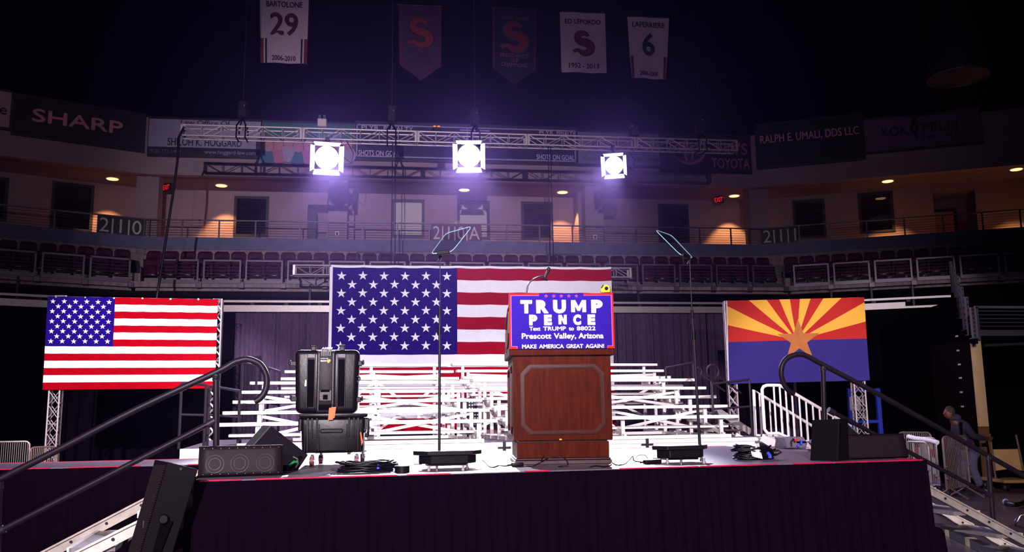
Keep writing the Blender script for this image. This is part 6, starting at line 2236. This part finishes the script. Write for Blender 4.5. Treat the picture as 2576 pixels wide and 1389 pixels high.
def skin_body(name, joints, edges, mat, parent, sub=2):
    me = bpy.data.meshes.new(name)
    me.from_pydata([tuple(p) for p, r_ in joints], edges, [])
    o = bpy.data.objects.new(name, me)
    COL.objects.link(o)
    o.parent = parent
    me.materials.append(mat)
    sk = o.modifiers.new('skin', 'SKIN')
    sk.use_smooth_shade = True
    for i, (p, r_) in enumerate(joints):
        me.skin_vertices[0].data[i].radius = r_ if isinstance(r_, tuple) else (r_, r_)
    me.skin_vertices[0].data[0].use_root = True
    sd = o.modifiers.new('sub', 'SUBSURF')
    sd.levels = sd.render_levels = sub
    return o


hip = wp(2436, 1128)
chest = wp(2412, 1078)
neck = wp(2396, 1052)
jk, jn = M('jacket_dark', (36, 24, 46), .9, 0, .15, 12), M('jeans_pale', (84, 76, 106), .85, 0, .2, 14)
skn = M('skin_warm', (84, 40, 28), .6, 0, .1, 20)
hd = wp(2387, 1040)
kl, kr = wp(2446, 1178, -.1), wp(2420, 1182, .15)
al_, ar_ = wp(2468, 1232, -.1), wp(2424, 1240, .18)
# one continuous body surface, clothes over it
body = [(hip, .10), (hip.lerp(chest, .5), .125), (chest, .15), (neck, .06), (hd + Vector((.01, 0, -.04)), .065),
        (hip + Vector((.02, -.09, -.05)), .095), (kl, .07), (al_ + Vector((0, 0, .1)), .045), (al_ + Vector((-.12, -.02, .04)), .035),
        (hip + Vector((-.02, .09, -.05)), .095), (kr, .07), (ar_ + Vector((0, 0, .1)), .045), (ar_ + Vector((-.12, .02, .04)), .035),
        (chest + Vector((.06, -.17, .03)), .065), (wp(2448, 1098, -.25), .05), (wp(2478, 1104, -.18), .038), (wp(2489, 1103, -.16), .03),
        (chest + Vector((.02, .17, .03)), .065), (wp(2396, 1110, .3), .05), (wp(2385, 1138, .25), .038)]
be = [(0, 1), (1, 2), (2, 3), (3, 4), (0, 5), (5, 6), (6, 7), (7, 8), (0, 9), (9, 10), (10, 11), (11, 12), (2, 13), (13, 14), (14, 15), (15, 16), (2, 17), (17, 18), (18, 19)]
skin_body('body', body, be, skn, t)
jb = [(hip + Vector((.01, 0, -.06)), .175), (hip.lerp(chest, .5), .155), (chest, .18), (neck + Vector((.02, 0, -.02)), .10), (chest + Vector((.06, -.17, .03)), .085), (wp(2448, 1098, -.25), .068), (wp(2480, 1104, -.18), .05),
      (chest + Vector((.02, .17, .03)), .085), (wp(2396, 1110, .3), .068), (wp(2386, 1136, .25), .05)]
skin_body('jacket', jb, [(0, 1), (1, 2), (2, 3), (2, 4), (4, 5), (5, 6), (2, 7), (7, 8), (8, 9)], jk, t)
skin_body('jeans', [(hip + Vector((0, 0, -.0)), .155), (hip + Vector((.02, -.09, -.07)), .115), (kl, .088), (al_ + Vector((0, 0, .06)), .068), (hip + Vector((-.02, .09, -.07)), .115), (kr, .088), (ar_ + Vector((0, 0, .06)), .068)],
          [(0, 1), (1, 2), (2, 3), (0, 4), (4, 5), (5, 6)], jn, t)
for q in (al_, ar_):
    MB().ball(q + Vector((-.05, 0, .045)), .06, 12, 8, (1.7, .8, .75)).build('shoe', black_plastic, t, smooth=80)
h_ = MB().ball(hd, .1, 16, 12, (.92, .8, 1.15))
h_.ball(hd + Vector((-.095, 0, -.01)), .018, 8, 6).ball(hd + Vector((.0, -.078, -.01)), .025, 8, 6, (.8, .4, 1.2))
h_.ball(hd + Vector((-.08, -.03, .015)), .012, 8, 6).ball(hd + Vector((-.08, .03, .015)), .012, 8, 6).ball(hd + Vector((-.082, 0, -.052)), .02, 8, 6, (.5, 1, .4))
h_.build('head', skn, t, smooth=80)
MB().ball(hd + Vector((.02, 0, .03)), .105, 16, 12, (.9, .86, 1.08)).build('hair', M('hair_dark', (24, 14, 14), .8), t, smooth=80)
MB().ball(neck + Vector((.05, 0, -.0)), .1, 14, 10, (1.1, 1.1, .8)).build('hood', jk, t, smooth=80)
pb_ = wp(2489, 1103, -.16)
mb = MB()
for k, (L_, z) in enumerate(((.07, .025), (.08, .008), (.075, -.009), (.06, -.025))):
    mb.tube([pb_ + Vector((.0, 0, z)), pb_ + Vector((L_ * .6, -.03, z)), pb_ + Vector((L_ * .7, .02, z - .01)), pb_ + Vector((L_ * .3, .03, z - .01))], .009, 6)
mb.tube([pb_ + Vector((0, -.01, .03)), pb_ + Vector((.04, .02, .045))], .01, 6)
mb.ball(pb_, .04, 10, 8, (1, .5, 1))
mb.build('hand', skn, t, smooth=80)
MB().bar(wp(2417, 1062, -.2), wp(2421, 1120, -.2), .05, .01, (0, 1, 0)).build('bag_strap', black_cloth, t)
